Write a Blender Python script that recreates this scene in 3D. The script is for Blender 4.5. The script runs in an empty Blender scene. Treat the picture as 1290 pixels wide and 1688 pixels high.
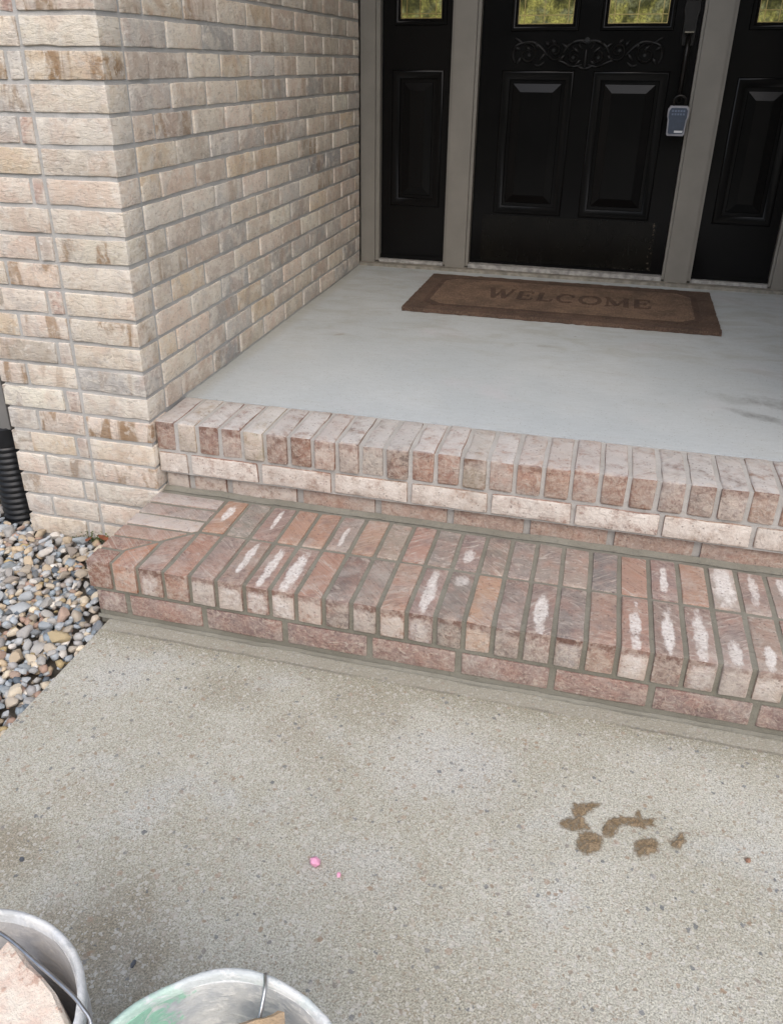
import bpy, bmesh, math, random
from mathutils import Vector, Matrix, noise as mnoise, Euler
R = random.Random(7)
scene = bpy.context.scene
COL = scene.collection

# ------------------------------------------------------------------ camera, sky, sun, exposure
cam_d = bpy.data.cameras.new('camera'); cam = bpy.data.objects.new('camera', cam_d); COL.objects.link(cam)
yaw, pit, rol = -0.262103, -0.467199, 0.005374
fw = Vector((math.sin(yaw)*math.cos(pit), math.cos(yaw)*math.cos(pit), math.sin(pit)))
rt = Vector((math.cos(yaw), -math.sin(yaw), 0)); up = rt.cross(fw)
r2 = math.cos(rol)*rt + math.sin(rol)*up; u2 = -math.sin(rol)*rt + math.cos(rol)*up
M = Matrix((r2, u2, -fw)).transposed().to_4x4(); M.translation = (0.97557, -1.78174, 0.85219)
cam.matrix_world = M
cam_d.sensor_fit = 'HORIZONTAL'; cam_d.sensor_width = 36; cam_d.lens = 1342.943/1290*36
cam_d.shift_x = 24.95/1290; cam_d.shift_y = -60.30/1290
cam_d.clip_start = 0.02; cam_d.clip_end = 400
scene.camera = cam

SUN_EL, SUN_AZ = math.radians(47), math.radians(160)     # azimuth clockwise from +Y
world = bpy.data.worlds.new('World'); scene.world = world; world.use_nodes = True
wn = world.node_tree
bg = wn.nodes['Background']; sky = wn.nodes.new('ShaderNodeTexSky')
sky.sky_type = 'NISHITA'; sky.sun_disc = False
sky.sun_elevation = SUN_EL; sky.sun_rotation = SUN_AZ
sky.air_density = 1.0; sky.dust_density = 3.0; sky.ozone_density = 1.0
wn.links.new(sky.outputs[0], bg.inputs[0]); bg.inputs[1].default_value = 0.14
sd = bpy.data.lights.new('sun', 'SUN'); sun = bpy.data.objects.new('sun', sd); COL.objects.link(sun)
sd.energy = 1.15; sd.angle = math.radians(100); sd.color = (1.0, 0.98, 0.945)
sdir = Vector((math.sin(SUN_AZ)*math.cos(SUN_EL), math.cos(SUN_AZ)*math.cos(SUN_EL), math.sin(SUN_EL)))
sun.rotation_euler = sdir.to_track_quat('Z', 'Y').to_euler(); sun.location = sdir*20
vs = scene.view_settings
vs.view_transform = 'Standard'; vs.look = 'None'; vs.gamma = 1; vs.use_curve_mapping = False
vs.exposure = 0.72

# ------------------------------------------------------------------ helpers: objects
def link(name, me, mat=None, parent=None, loc=None, rot=None):
    o = bpy.data.objects.new(name, me); COL.objects.link(o)
    if mat is not None and me is not None and not me.materials: me.materials.append(mat)
    if parent is not None: o.parent = parent
    if loc is not None: o.location = loc
    if rot is not None: o.rotation_euler = rot
    return o
def bm_mesh(name, bm, smooth=True, angle=40):
    me = bpy.data.meshes.new(name)
    bmesh.ops.recalc_face_normals(bm, faces=bm.faces[:])
    bm.to_mesh(me); bm.free()
    if smooth:
        me.polygons.foreach_set('use_smooth', [True]*len(me.polygons))
        try: me.set_sharp_from_angle(angle=math.radians(angle))
        except Exception: pass
    return me
def thing(name, label, cat, loc=(0, 0, 0), rotz=0, group=None):
    o = bpy.data.objects.new(name, None); COL.objects.link(o); o.location = loc; o.rotation_euler = (0, 0, rotz)
    o.empty_display_size = .1
    o['label'] = label; o['category'] = cat
    if group: o['group'] = group
    return o
def tag(o, label, cat, group=None):
    o['label'] = label; o['category'] = cat
    if group: o['group'] = group
    return o
def structure(o, kind='structure'):
    o['kind'] = kind; return o
def add_box(bm, x0, x1, y0, y1, z0, z1):
    v = [bm.verts.new(c) for c in ((x0,y0,z0),(x1,y0,z0),(x1,y1,z0),(x0,y1,z0),(x0,y0,z1),(x1,y0,z1),(x1,y1,z1),(x0,y1,z1))]
    for f in ((0,3,2,1),(4,5,6,7),(0,1,5,4),(1,2,6,5),(2,3,7,6),(3,0,4,7)): bm.faces.new([v[i] for i in f])
    return v
def bevel_all(bm, w, seg=2, ang=30):
    es = [e for e in bm.edges if len(e.link_faces) == 2 and e.calc_face_angle(0) > math.radians(ang)]
    bmesh.ops.bevel(bm, geom=es, offset=w, offset_type='OFFSET', segments=seg, profile=.6, affect='EDGES', clamp_overlap=True)
def box_mesh(name, x0, x1, y0, y1, z0, z1, bev=0.0, seg=2):
    bm = bmesh.new(); add_box(bm, x0, x1, y0, y1, z0, z1)
    if bev: bevel_all(bm, bev, seg)
    return bm_mesh(name, bm)
def add_tube(bm, pts, rad, seg=8, cap=True):
    pts = [Vector(p) for p in pts]; n = len(pts); rings = []
    rads = rad if isinstance(rad, (list, tuple)) else [rad]*n
    t0 = (pts[1]-pts[0]).normalized(); ref = Vector((0, 0, 1)) if abs(t0.z) < .9 else Vector((1, 0, 0))
    nx = t0.cross(ref).normalized()
    for i, p in enumerate(pts):
        t = (pts[min(i+1, n-1)]-pts[max(i-1, 0)]).normalized()
        nx = (nx - t*nx.dot(t)).normalized(); ny = t.cross(nx)
        rings.append([bm.verts.new(p+rads[i]*(math.cos(a)*nx+math.sin(a)*ny)) for a in (2*math.pi*k/seg for k in range(seg))])
    for a, b in zip(rings, rings[1:]):
        for k in range(seg): bm.faces.new((a[k], a[(k+1) % seg], b[(k+1) % seg], b[k]))
    if cap:
        bm.faces.new(rings[0][::-1]); bm.faces.new(rings[-1])
def add_lathe(bm, prof, seg=48, c=(0, 0), closed=False):
    rings = [[bm.verts.new((c[0]+r*math.cos(2*math.pi*k/seg), c[1]+r*math.sin(2*math.pi*k/seg), z)) for k in range(seg)] for r, z in prof]
    pairs = list(zip(rings, rings[1:])) + ([(rings[-1], rings[0])] if closed else [])
    for a, b in pairs:
        for k in range(seg): bm.faces.new((a[k], a[(k+1) % seg], b[(k+1) % seg], b[k]))
    return rings
def jitter(bm, amp, freq, seed):
    off = Vector((seed*3.17 % 50, seed*7.31 % 50, seed*1.73 % 50))
    for v in bm.verts:
        v.co += amp*mnoise.noise_vector(v.co*freq+off)

# ------------------------------------------------------------------ helpers: materials
class NT:
    def __init__(self, name, rough=.85):
        self.m = bpy.data.materials.new(name); self.m.use_nodes = True
        self.t = self.m.node_tree; self.p = self.t.nodes['Principled BSDF']; self.p.inputs['Roughness'].default_value = rough
    def n(self, typ, **kw):
        nd = self.t.nodes.new(typ)
        for k, v in kw.items(): setattr(nd, k, v)
        return nd
    def put(self, sock, val):
        if hasattr(val, 'is_output'): self.t.links.new(val, sock)
        elif isinstance(val, (tuple, list)) and len(val) == 3 and sock.type == 'RGBA': sock.default_value = (*val, 1)
        else: sock.default_value = val
    def math(self, op, a, b=0.0, c=None, clamp=False):
        nd = self.n('ShaderNodeMath', operation=op, use_clamp=clamp)
        self.put(nd.inputs[0], a); self.put(nd.inputs[1], b)
        if c is not None: self.put(nd.inputs[2], c)
        return nd.outputs[0]
    def vmath(self, op, a, b=(0, 0, 0)):
        nd = self.n('ShaderNodeVectorMath', operation=op); self.put(nd.inputs[0], a); self.put(nd.inputs[1], b); return nd.outputs[0]
    def mix(self, f, a, b, mode='MIX'):
        nd = self.n('ShaderNodeMix', data_type='RGBA', blend_type=mode)
        self.put(nd.inputs[0], f); self.put(nd.inputs[6], a); self.put(nd.inputs[7], b); return nd.outputs[2]
    def noise(self, vec, scale, detail=3, rough=.55, dist=0.0, color=False):
        nd = self.n('ShaderNodeTexNoise'); self.put(nd.inputs['Vector'], vec)
        nd.inputs['Scale'].default_value = scale; nd.inputs['Detail'].default_value = detail
        nd.inputs['Roughness'].default_value = rough; nd.inputs['Distortion'].default_value = dist
        return nd.outputs[1] if color else nd.outputs[0]
    def voro(self, vec, scale, feature='F1', rand=1.0):
        nd = self.n('ShaderNodeTexVoronoi', feature=feature); self.put(nd.inputs['Vector'], vec)
        nd.inputs['Scale'].default_value = scale; nd.inputs['Randomness'].default_value = rand
        return nd
    def ss(self, v, a, b):        # smoothstep a..b -> 0..1 (a may exceed b)
        nd = self.n('ShaderNodeMapRange', interpolation_type='SMOOTHSTEP')
        lo, hi = (a, b) if a < b else (b, a)
        self.put(nd.inputs[0], v); nd.inputs[1].default_value = lo; nd.inputs[2].default_value = hi
        nd.inputs[3].default_value = 0.0 if a < b else 1.0; nd.inputs[4].default_value = 1.0 if a < b else 0.0
        return nd.outputs[0]
    def sep(self, v):
        nd = self.n('ShaderNodeSeparateXYZ'); self.put(nd.inputs[0], v); return nd.outputs
    def comb(self, x, y, z):
        nd = self.n('ShaderNodeCombineXYZ'); self.put(nd.inputs[0], x); self.put(nd.inputs[1], y); self.put(nd.inputs[2], z); return nd.outputs[0]
    def attr(self, name, typ='OBJECT'):
        nd = self.n('ShaderNodeAttribute', attribute_type=typ, attribute_name=name); return nd
    def obj(self): return self.n('ShaderNodeTexCoord').outputs['Object']
    def geo(self): return self.n('ShaderNodeNewGeometry')
    def info(self): return self.n('ShaderNodeObjectInfo')
    def bump(self, h, strength=.5, dist=.002, normal=None):
        nd = self.n('ShaderNodeBump'); self.put(nd.inputs['Height'], h); nd.inputs['Strength'].default_value = strength
        nd.inputs['Distance'].default_value = dist
        if normal is not None: self.put(nd.inputs['Normal'], normal)
        return nd.outputs[0]
    def out(self, color=None, rough=None, normal=None):
        if color is not None: self.put(self.p.inputs['Base Color'], color)
        if rough is not None: self.put(self.p.inputs['Roughness'], rough)
        if normal is not None: self.put(self.p.inputs['Normal'], normal)
        return self.m
def seeded(k):       # object coords shifted per object, so shared meshes do not repeat
    i = k.info(); r = i.outputs['Random']
    return k.vmath('ADD', k.obj(), k.comb(k.math('MULTIPLY', r, 37.0), k.math('MULTIPLY', r, 91.0), k.math('MULTIPLY', r, 13.0))), i

def mat_cream_brick():
    k = NT('cream_brick', .92); v, i = seeded(k); base = i.outputs['Color']; flash = i.outputs['Alpha']
    n1 = k.noise(v, 13, 5, .6, .5)
    c = k.mix(k.math('MULTIPLY', k.ss(n1, .46, .62), .65), base, k.mix(.55, base, (.60, .42, .32)))
    n2 = k.noise(v, 17, 5, .6, .6)
    c = k.mix(k.math('MULTIPLY', k.ss(n2, .46, .62), .55), c, (.80, .735, .63))
    n3 = k.noise(k.vmath('ADD', v, (5, 9, 2)), 20, 3, .6)
    c = k.mix(k.math('MULTIPLY', k.ss(n3, .54, .70), .38), c, (.46, .43, .40))
    band = k.noise(k.vmath('MULTIPLY', v, (1, .35, .30)), 19, 4, .55, .9)
    c = k.mix(k.math('MULTIPLY', k.math('MULTIPLY', k.ss(band, .48, .62), .95), flash), c, (.30, .18, .085))
    n4 = k.noise(k.vmath('ADD', v, (2, 4, 11)), 11, 5, .7, 1.0)
    c = k.mix(k.math('MULTIPLY', k.ss(n4, .57, .68), .42), c, (.37, .335, .305))
    n5 = k.noise(k.vmath('ADD', v, (8, 1, 5)), 36, 5, .75, 1.2)
    c = k.mix(k.math('MULTIPLY', k.ss(n5, .53, .64), .5), c, (.80, .755, .68))
    pt_ = k.geo().outputs['Pointiness']
    c = k.mix(k.math('MULTIPLY', k.math('MULTIPLY', k.ss(pt_, .52, .58), k.ss(k.noise(v, 45, 3), .42, .55)), .5), c, (.80, .76, .69))
    pit = k.voro(v, 75); pc = k.sep(pit.outputs['Color'])
    dots = k.math('MULTIPLY', k.ss(pit.outputs['Distance'], .32, .12), k.ss(pc[0], .78, .82))
    c = k.mix(k.math('MULTIPLY', dots, .30), c, (.32, .18, .13))
    crz = k.noise(k.vmath('MULTIPLY', v, (1.0, 1.0, 2.2)), 55, 5, .7, .8)
    c = k.mix(k.math('MULTIPLY', k.ss(crz, .46, .34), .40), c, (.26, .21, .17))
    fine = k.noise(v, 420, 2, .6)
    c = k.mix(1.0, c, k.mix(fine, (.84, .84, .84), (1.14, 1.14, 1.14)), 'MULTIPLY')
    h = k.math('ADD', k.math('MULTIPLY', n2, .8), k.math('ADD', k.math('MULTIPLY', crz, 1.2), k.math('MULTIPLY', fine, .45)))
    return k.out(c, None, k.bump(h, .9, .005))

def mat_step_brick():
    """reddish rolled brick; object props: white (top smear), wx/wl (its place and half length), face_white, burn, haze."""
    k = NT('red_step_brick', .88); v, i = seeded(k); base = k.mix(.08, k.mix(1.0, i.outputs['Color'], (.80, .80, .78), 'MULTIPLY'), (.235, .19, .165)); o = k.obj(); xyz = k.sep(o)
    A = lambda s: k.attr(s).outputs['Fac']
    nrm = k.n('ShaderNodeTexCoord').outputs['Normal']; nz = k.sep(nrm)
    top = k.ss(nz[2], .25, .85); front = k.ss(nz[1], -.55, -.8)
    n1 = k.noise(v, 22, 4, .6)
    c = k.mix(k.math('MULTIPLY', k.ss(n1, .4, .7), .75), base, k.mix(.5, base, (.40, .20, .14)))
    n0 = k.noise(k.vmath('ADD', v, (3, 1, 7)), 14, 3, .6)
    c = k.mix(k.math('MULTIPLY', k.ss(n0, .5, .72), .5), c, (.15, .105, .10))
    # dusty wrinkles left by the roller, a different slant on every brick
    sl = k.math('MULTIPLY', k.math('SUBTRACT', i.outputs['Random'], .5), 2.4)
    vs_ = k.sep(v)
    w = k.comb(k.math('MULTIPLY', k.math('ADD', vs_[0], k.math('MULTIPLY', vs_[1], sl)), .62), k.math('ADD', vs_[1], k.math('MULTIPLY', vs_[0], sl)), vs_[2])
    wr = k.noise(w, 44, 5, .62, 2.4)
    dust = k.math('MULTIPLY', k.ss(wr, .52, .70), k.math('ADD', .35, k.math('MULTIPLY', A('dusty'), .65)))
    c = k.mix(dust, c, (.44, .375, .32))
    c = k.mix(k.math('MULTIPLY', k.ss(wr, .46, .32), .35), c, (.10, .05, .04))
    # grey bleached film on the tread
    hz = k.math('MULTIPLY', k.math('MULTIPLY', A('haze'), top), k.ss(k.noise(v, 26, 5, .7), .20, .56))
    c = k.mix(hz, c, k.mix(k.noise(v, 30, 3), (.47, .455, .435), (.64, .625, .605)))
    fh = k.math('MULTIPLY', k.math('MULTIPLY', A('face_haze'), front), k.ss(k.noise(v, 30, 5, .75), .22, .62))
    ck = k.noise(v, 95, 5, .75, 1.2)
    c = k.mix(k.math('MULTIPLY', k.math('MULTIPLY', front, k.ss(ck, .50, .62)), .45), c, (.50, .40, .31))
    c = k.mix(k.math('MULTIPLY', k.math('MULTIPLY', front, k.ss(ck, .46, .36)), .45), c, (.12, .065, .048))
    c = k.mix(fh, c, k.mix(k.noise(v, 40, 3), (.60, .53, .465), (.76, .715, .655)))
    # burnt upper arris on the front face
    bn = k.math('MULTIPLY', k.math('MULTIPLY', k.math('MULTIPLY', A('burn'), k.ss(nz[1], -.25, -.5)),
         k.ss(k.math('ADD', xyz[2], k.math('MULTIPLY', k.math('SUBTRACT', k.noise(v, 75, 4, .7), .5), .045)), .016, .028)), 1.0)
    c = k.mix(k.math('MULTIPLY', bn, .9), c, k.mix(k.math('MINIMUM', A('face_haze'), 1.0), (.11, .050, .034), (.16, .062, .036)))
    # white efflorescence smears
    ns = k.math('MULTIPLY', k.math('SUBTRACT', k.noise(k.vmath('MULTIPLY', v, (1, .45, 1)), 75, 4, .7), .5), 2.2)
    ns = k.math('ADD', ns, k.math('MULTIPLY', k.math('SUBTRACT', k.noise(v, 22, 3), .5), 1.8))
    wob = k.math('MULTIPLY', k.math('SUBTRACT', k.noise(k.vmath('MULTIPLY', v, (0, 1, 0)), 14, 2), .5), .009)
    ex = k.math('POWER', k.math('DIVIDE', k.math('ADD', xyz[0], wob), A('ww')), 2.0)
    ey = k.math('POWER', k.math('DIVIDE', k.math('SUBTRACT', xyz[1], A('wy')), A('wl')), 2.0)
    e = k.math('ADD', k.math('SUBTRACT', 1.0, k.math('ADD', ex, ey)), ns)
    mt = k.math('MULTIPLY', k.math('MULTIPLY', k.ss(e, -.08, .75), top), A('white'))
    ez = k.math('POWER', k.math('DIVIDE', k.math('ADD', xyz[2], .006), .034), 4.0)
    e2 = k.math('ADD', k.math('SUBTRACT', 1.0, k.math('ADD', k.math('POWER', k.math('DIVIDE', xyz[0], .026), 4.0), ez)), k.math('MULTIPLY', ns, 1.3))
    mf = k.math('MULTIPLY', k.math('MULTIPLY', k.ss(e2, .0, 1.5), front), k.math('MULTIPLY', A('face_white'), .85))
    c = k.mix(k.math('MULTIPLY', k.math('MAXIMUM', mt, mf), k.math('ADD', .55, k.math('MULTIPLY', k.ss(k.noise(v, 120, 4, .7), .35, .6), .5)), None, True), c, k.mix(k.noise(v, 130, 3), (.56, .52, .47), (.80, .77, .75)))
    pz = k.voro(v, 130); pq = k.sep(pz.outputs['Color'])
    c = k.mix(k.math('MULTIPLY', k.math('MULTIPLY', k.ss(pz.outputs['Distance'], .38, .2), k.ss(pq[0], .80, .82)), .5), c, (.09, .06, .05))
    ptn = k.geo().outputs['Pointiness']
    c = k.mix(k.math('MULTIPLY', k.math('MULTIPLY', k.ss(ptn, .52, .58), k.ss(k.noise(v, 60, 4, .7), .46, .58)), .45), c, (.50, .42, .35))
    gp = k.geo().outputs['Position']
    gn = k.noise(gp, 7, 5, .7, .4)
    c = k.mix(k.math('MULTIPLY', k.ss(gn, .50, .68), .42), c, k.mix(k.noise(v, 60, 3), (.36, .33, .29), (.56, .52, .475)))
    fine = k.noise(v, 380, 2, .6)
    c = k.mix(1.0, c, k.mix(fine, (.80, .80, .80), (1.2, 1.2, 1.2)), 'MULTIPLY')
    h = k.math('ADD', k.math('MULTIPLY', wr, 1.2), k.math('ADD', k.math('MULTIPLY', n1, .8), k.math('MULTIPLY', fine, .3)))
    return k.out(c, None, k.bump(h, .7, .004))

def mat_mortar(name, a, b, c3):
    k = NT(name, .95); v = k.obj(); n1 = k.noise(v, 9, 4, .6); n2 = k.noise(v, 70, 3, .6); f = k.noise(v, 500, 2, .7)
    c = k.mix(k.ss(n1, .35, .7), a, b); c = k.mix(k.math('MULTIPLY', k.ss(n2, .55, .75), .6), c, c3)
    c = k.mix(1.0, c, k.mix(f, (.75, .75, .75), (1.25, 1.25, 1.25)), 'MULTIPLY')
    return k.out(c, None, k.bump(k.math('ADD', n2, k.math('MULTIPLY', f, .5)), .6, .004))

def mat_porch():
    k = NT('porch_concrete', .72); v = k.obj(); p = k.sep(v)
    n1 = k.noise(v, 2.2, 5, .6); n2 = k.noise(k.vmath('MULTIPLY', v, (1, 2.2, 1)), 6, 5, .62, .6)
    c = k.mix(k.ss(n1, .35, .68), (.44, .478, .492), (.49, .523, .533))
    c = k.mix(k.math('MULTIPLY', k.ss(n2, .5, .72), .25), c, (.42, .43, .41))
    c = k.mix(k.math('MULTIPLY', k.ss(k.noise(v, 3.1, 3), .55, .75), .4), c, (.53, .50, .52))
    # mottled darker tone from mid porch back and scuffs at the right-hand edge
    mid = k.math('MULTIPLY', k.ss(k.math('ADD', p[1], k.math('MULTIPLY', k.math('SUBTRACT', n1, .5), .8)), .62, 1.05), k.ss(n2, .40, .66))
    c = k.mix(k.math('MULTIPLY', mid, .30), c, (.31, .30, .25))
    def spot(cx, cy, rx, ry, amt, col, c, ang=0.0):
        dx, dy = k.math('SUBTRACT', p[0], cx), k.math('SUBTRACT', p[1], cy)
        ca, sa = math.cos(ang), math.sin(ang)
        u = k.math('ADD', k.math('MULTIPLY', dx, ca), k.math('MULTIPLY', dy, sa)); w = k.math('SUBTRACT', k.math('MULTIPLY', dy, ca), k.math('MULTIPLY', dx, sa))
        d = k.math('ADD', k.math('POWER', k.math('DIVIDE', u, rx), 2.0), k.math('POWER', k.math('DIVIDE', w, ry), 2.0))
        e = k.math('ADD', k.math('SUBTRACT', 1.0, d), k.math('MULTIPLY', k.math('SUBTRACT', k.noise(v, 14, 4, .7), .5), 3.0))
        return k.mix(k.math('MULTIPLY', k.ss(e, .0, 1.3), amt), c, col)
    c = spot(1.47, .47, .13, .030, .55, (.13, .125, .115), c, -.45)
    c = spot(1.40, .60, .10, .05, .25, (.17, .16, .14), c, -.3)
    c = spot(1.50, .60, .10, .05, .5, (.14, .13, .12), c, -.3)
    c = spot(.84, .95, .04, .014, .35, (.20, .18, .15), c)
    c = spot(.12, .89, .035, .012, .5, (.25, .20, .15), c, .6)
    # grime along the wall foot
    c = k.mix(k.math('MULTIPLY', k.ss(k.math('ADD', p[0], k.math('MULTIPLY', k.math('SUBTRACT', n2, .5), .05)), -.06, -.11), .5), c, (.36, .35, .30))
    fly = k.voro(v, 9); fc = k.sep(fly.outputs['Color'])
    c = k.mix(k.math('MULTIPLY', k.math('MULTIPLY', k.ss(fly.outputs['Distance'], .055, .03), k.ss(fc[1], .70, .72)), .6), c, (.17, .14, .11))
    f = k.noise(v, 260, 3, .7); g2 = k.noise(k.vmath('MULTIPLY', v, (.5, 1.6, 1)), 48, 4, .7)
    c = k.mix(1.0, c, k.mix(f, (.86, .86, .86), (1.14, 1.14, 1.14)), 'MULTIPLY')
    c = k.mix(1.0, c, k.mix(k.ss(g2, .3, .7), (.96, .96, .955), (1.03, 1.03, 1.03)), 'MULTIPLY')
    pits = k.voro(v, 150); pk = k.sep(pits.outputs['Color'])
    c = k.mix(k.math('MULTIPLY', k.math('MULTIPLY', k.ss(pits.outputs['Distance'], .35, .2), k.ss(pk[0], .86, .88)), .45), c, (.20, .19, .17))
    rg = k.math('ADD', .5, k.math('MULTIPLY', n2, .35))
    return k.out(c, rg, k.bump(k.math('ADD', k.math('MULTIPLY', n2, .5), k.math('MULTIPLY', f, .3)), .35, .002))

def mat_path():
    k = NT('exposed_aggregate_concrete', .9); v = k.obj(); p = k.sep(v)
    n1 = k.noise(v, 3.0, 5, .62); n2 = k.noise(k.vmath('ADD', v, (4, 2, 0)), 5.5, 4, .6)
    c = k.mix(k.ss(n1, .33, .70), (.405, .388, .318), (.49, .478, .415))
    c = k.mix(k.math('MULTIPLY', k.ss(n2, .52, .72), .55), c, (.49, .495, .475))
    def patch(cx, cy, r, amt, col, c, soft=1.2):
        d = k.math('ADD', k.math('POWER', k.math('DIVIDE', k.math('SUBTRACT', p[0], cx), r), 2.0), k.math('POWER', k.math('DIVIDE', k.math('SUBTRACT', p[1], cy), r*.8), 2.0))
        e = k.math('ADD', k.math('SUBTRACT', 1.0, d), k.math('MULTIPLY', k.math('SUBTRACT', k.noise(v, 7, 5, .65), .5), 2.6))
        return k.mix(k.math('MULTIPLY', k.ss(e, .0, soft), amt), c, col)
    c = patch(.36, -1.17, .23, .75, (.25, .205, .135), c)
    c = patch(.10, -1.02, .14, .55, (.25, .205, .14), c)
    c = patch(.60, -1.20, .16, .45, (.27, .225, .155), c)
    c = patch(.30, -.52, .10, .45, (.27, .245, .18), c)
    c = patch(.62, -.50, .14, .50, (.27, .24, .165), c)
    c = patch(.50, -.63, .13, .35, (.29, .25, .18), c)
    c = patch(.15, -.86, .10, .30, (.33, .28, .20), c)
    c = patch(.80, -.62, .17, .45, (.50, .50, .50), c)
    c = patch(.05, -.55, .10, .45, (.50, .50, .48), c)
    c = patch(.72, -.90, .12, .30, (.48, .48, .47), c)
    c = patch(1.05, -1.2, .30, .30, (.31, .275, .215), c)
    # damp band of washed mortar along the step, with a darker line where the smooth skim ends
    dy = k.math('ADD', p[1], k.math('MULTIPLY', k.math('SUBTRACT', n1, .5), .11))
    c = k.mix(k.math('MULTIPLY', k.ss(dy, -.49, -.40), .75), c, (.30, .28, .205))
    smooth = k.ss(k.math('ADD', p[1], k.math('MULTIPLY', k.math('SUBTRACT', k.noise(v, 8, 3), .5), .016)), -.412, -.404)
    # sand, small stones, a few dark ones
    sand = k.noise(v, 330, 3, .75)
    c = k.mix(1.0, c, k.mix(k.ss(sand, .25, .75), (.46, .46, .45), (1.48, 1.48, 1.46)), 'MULTIPLY')
    wv = k.vmath('ADD', v, k.vmath('MULTIPLY', k.noise(v, 150, 3, color=True), (.011, .011, 0)))
    def stones(sc, thr, rad, amt, ca, cb, cc, c, vary=.25):
        w = k.voro(wv, sc); q = k.sep(w.outputs['Color'])
        d = k.math('ADD', w.outputs['Distance'], k.math('MULTIPLY', k.math('SUBTRACT', q[2], .5), vary))
        m = k.math('MULTIPLY', k.math('MULTIPLY', k.ss(d, rad, rad*.72), k.ss(q[0], thr, thr+.01)), amt)
        return k.mix(m, c, k.mix(k.ss(q[1], .45, .75), k.mix(k.ss(q[1], .0, .4), ca, cb), cc)), w
    c, g = stones(230, .45, .52, .62, (.22, .19, .145), (.33, .28, .21), (.62, .60, .55), c)
    c, w = stones(130, .50, .44, .62, (.30, .25, .18), (.46, .42, .36), (.58, .56, .51), c)
    c, _ = stones(96, .86, .34, .70, (.10, .115, .13), (.20, .20, .20), (.30, .21, .14), c)
    c, _ = stones(80, .82, .36, .50, (.44, .37, .28), (.50, .47, .42), (.36, .25, .18), c)
    c, _ = stones(86, .94, .34, .68, (.075, .09, .115), (.15, .165, .18), (.26, .19, .13), c, .34)
    c = k.mix(k.math('MULTIPLY', smooth, .55), c, k.mix(n1, (.31, .29, .235), (.40, .38, .325)))
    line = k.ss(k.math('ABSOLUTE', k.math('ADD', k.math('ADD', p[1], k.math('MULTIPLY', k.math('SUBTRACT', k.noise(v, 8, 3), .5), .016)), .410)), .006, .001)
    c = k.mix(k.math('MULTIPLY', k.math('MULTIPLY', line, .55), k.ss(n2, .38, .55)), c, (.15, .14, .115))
    h = k.math('ADD', k.math('MULTIPLY', sand, 1.0), k.math('ADD', k.math('MULTIPLY', w.outputs['Distance'], .6), k.math('MULTIPLY', g.outputs['Distance'], .5)))
    return k.out(c, None, k.bump(h, .55, .003))

def mat_pebble():
    k = NT('river_pebble', .82); v, i = seeded(k)
    n1 = k.noise(v, 55, 4, .6); base = i.outputs['Color']
    c = k.mix(k.ss(n1, .35, .7), base, k.mix(.45, base, (.45, .40, .33)))
    band = k.noise(k.vmath('MULTIPLY', v, (.3, 1, 1)), 90, 2, .5, 1.0)
    c = k.mix(k.math('MULTIPLY', k.ss(band, .6, .7), .35), c, (.55, .52, .48))
    f = k.noise(v, 500, 2, .6)
    c = k.mix(1.0, c, k.mix(f, (.82, .82, .82), (1.18, 1.18, 1.18)), 'MULTIPLY')
    return k.out(c, None, k.bump(k.math('ADD', n1, k.math('MULTIPLY', f, .4)), .35, .002))
def mat_pebble_bulk():
    k = NT('river_gravel', .7); v = k.obj(); a = k.attr('tone', 'GEOMETRY').outputs['Color']
    n1 = k.noise(v, 60, 4, .6)
    return k.out(k.mix(1.0, a, k.mix(n1, (.6, .6, .6), (1.35, 1.35, 1.35)), 'MULTIPLY'), None, k.bump(n1, .35, .002))

def mat_plain(name, col, rough=.6, var=.15, scale=30, bump=.15, metal=0.0, spec=None):
    k = NT(name, rough); v = k.obj(); n1 = k.noise(v, scale, 4, .6)
    lo = tuple(x*(1-var) for x in col); hi = tuple(x*(1+var) for x in col)
    k.p.inputs['Metallic'].default_value = metal
    if spec is not None: k.p.inputs['Specular IOR Level'].default_value = spec
    return k.out(k.mix(k.ss(n1, .3, .7), lo, hi), k.math('ADD', rough-.06, k.math('MULTIPLY', n1, .12)), k.bump(k.noise(v, scale*6, 3), bump, .001) if bump else None)

def mat_black_paint():
    k = NT('black_door_paint', .34); v = k.obj(); p = k.sep(v)
    n1 = k.noise(v, 5, 4, .6); gr = k.noise(k.vmath('MULTIPLY', v, (1, 1, .05)), 160, 3, .6)
    c = k.mix(n1, (.0035, .0036, .0040), (.0065, .0063, .0062))
    k.p.inputs['Specular IOR Level'].default_value = .16
    return k.out(c, k.math('ADD', .15, k.math('MULTIPLY', n1, .14)), k.bump(gr, .06, .001))
def mat_kick():
    k = NT('worn_kick_plate', .45); v = k.obj(); p = k.sep(v)
    n1 = k.noise(v, 7, 5, .65); s = k.noise(k.vmath('MULTIPLY', v, (1, 1, .25)), 60, 4, .7)
    c = k.mix(k.ss(n1, .35, .7), (.0045, .0042, .0036), (.008, .0074, .0058))
    low = k.math('MULTIPLY', k.ss(p[2], .055, .026), k.ss(p[0], .10, .26))
    chip = k.math('MULTIPLY', low, k.ss(k.noise(k.vmath('MULTIPLY', v, (1, 1, 1.6)), 55, 3, .7), .53, .60))
    c = k.mix(k.math('MULTIPLY', chip, .85), c, (.32, .28, .24))
    edge = k.math('MULTIPLY', k.ss(k.math('ABSOLUTE', k.math('SUBTRACT', p[0], .362)), .010, .004), k.ss(k.noise(v, 70, 3), .56, .64))
    c = k.mix(k.math('MULTIPLY', edge, .5), c, (.16, .13, .10))
    k.p.inputs['Specular IOR Level'].default_value = .22
    return k.out(c, k.math('ADD', .16, k.math('MULTIPLY', s, .18)), k.bump(n1, .05, .001))
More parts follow.
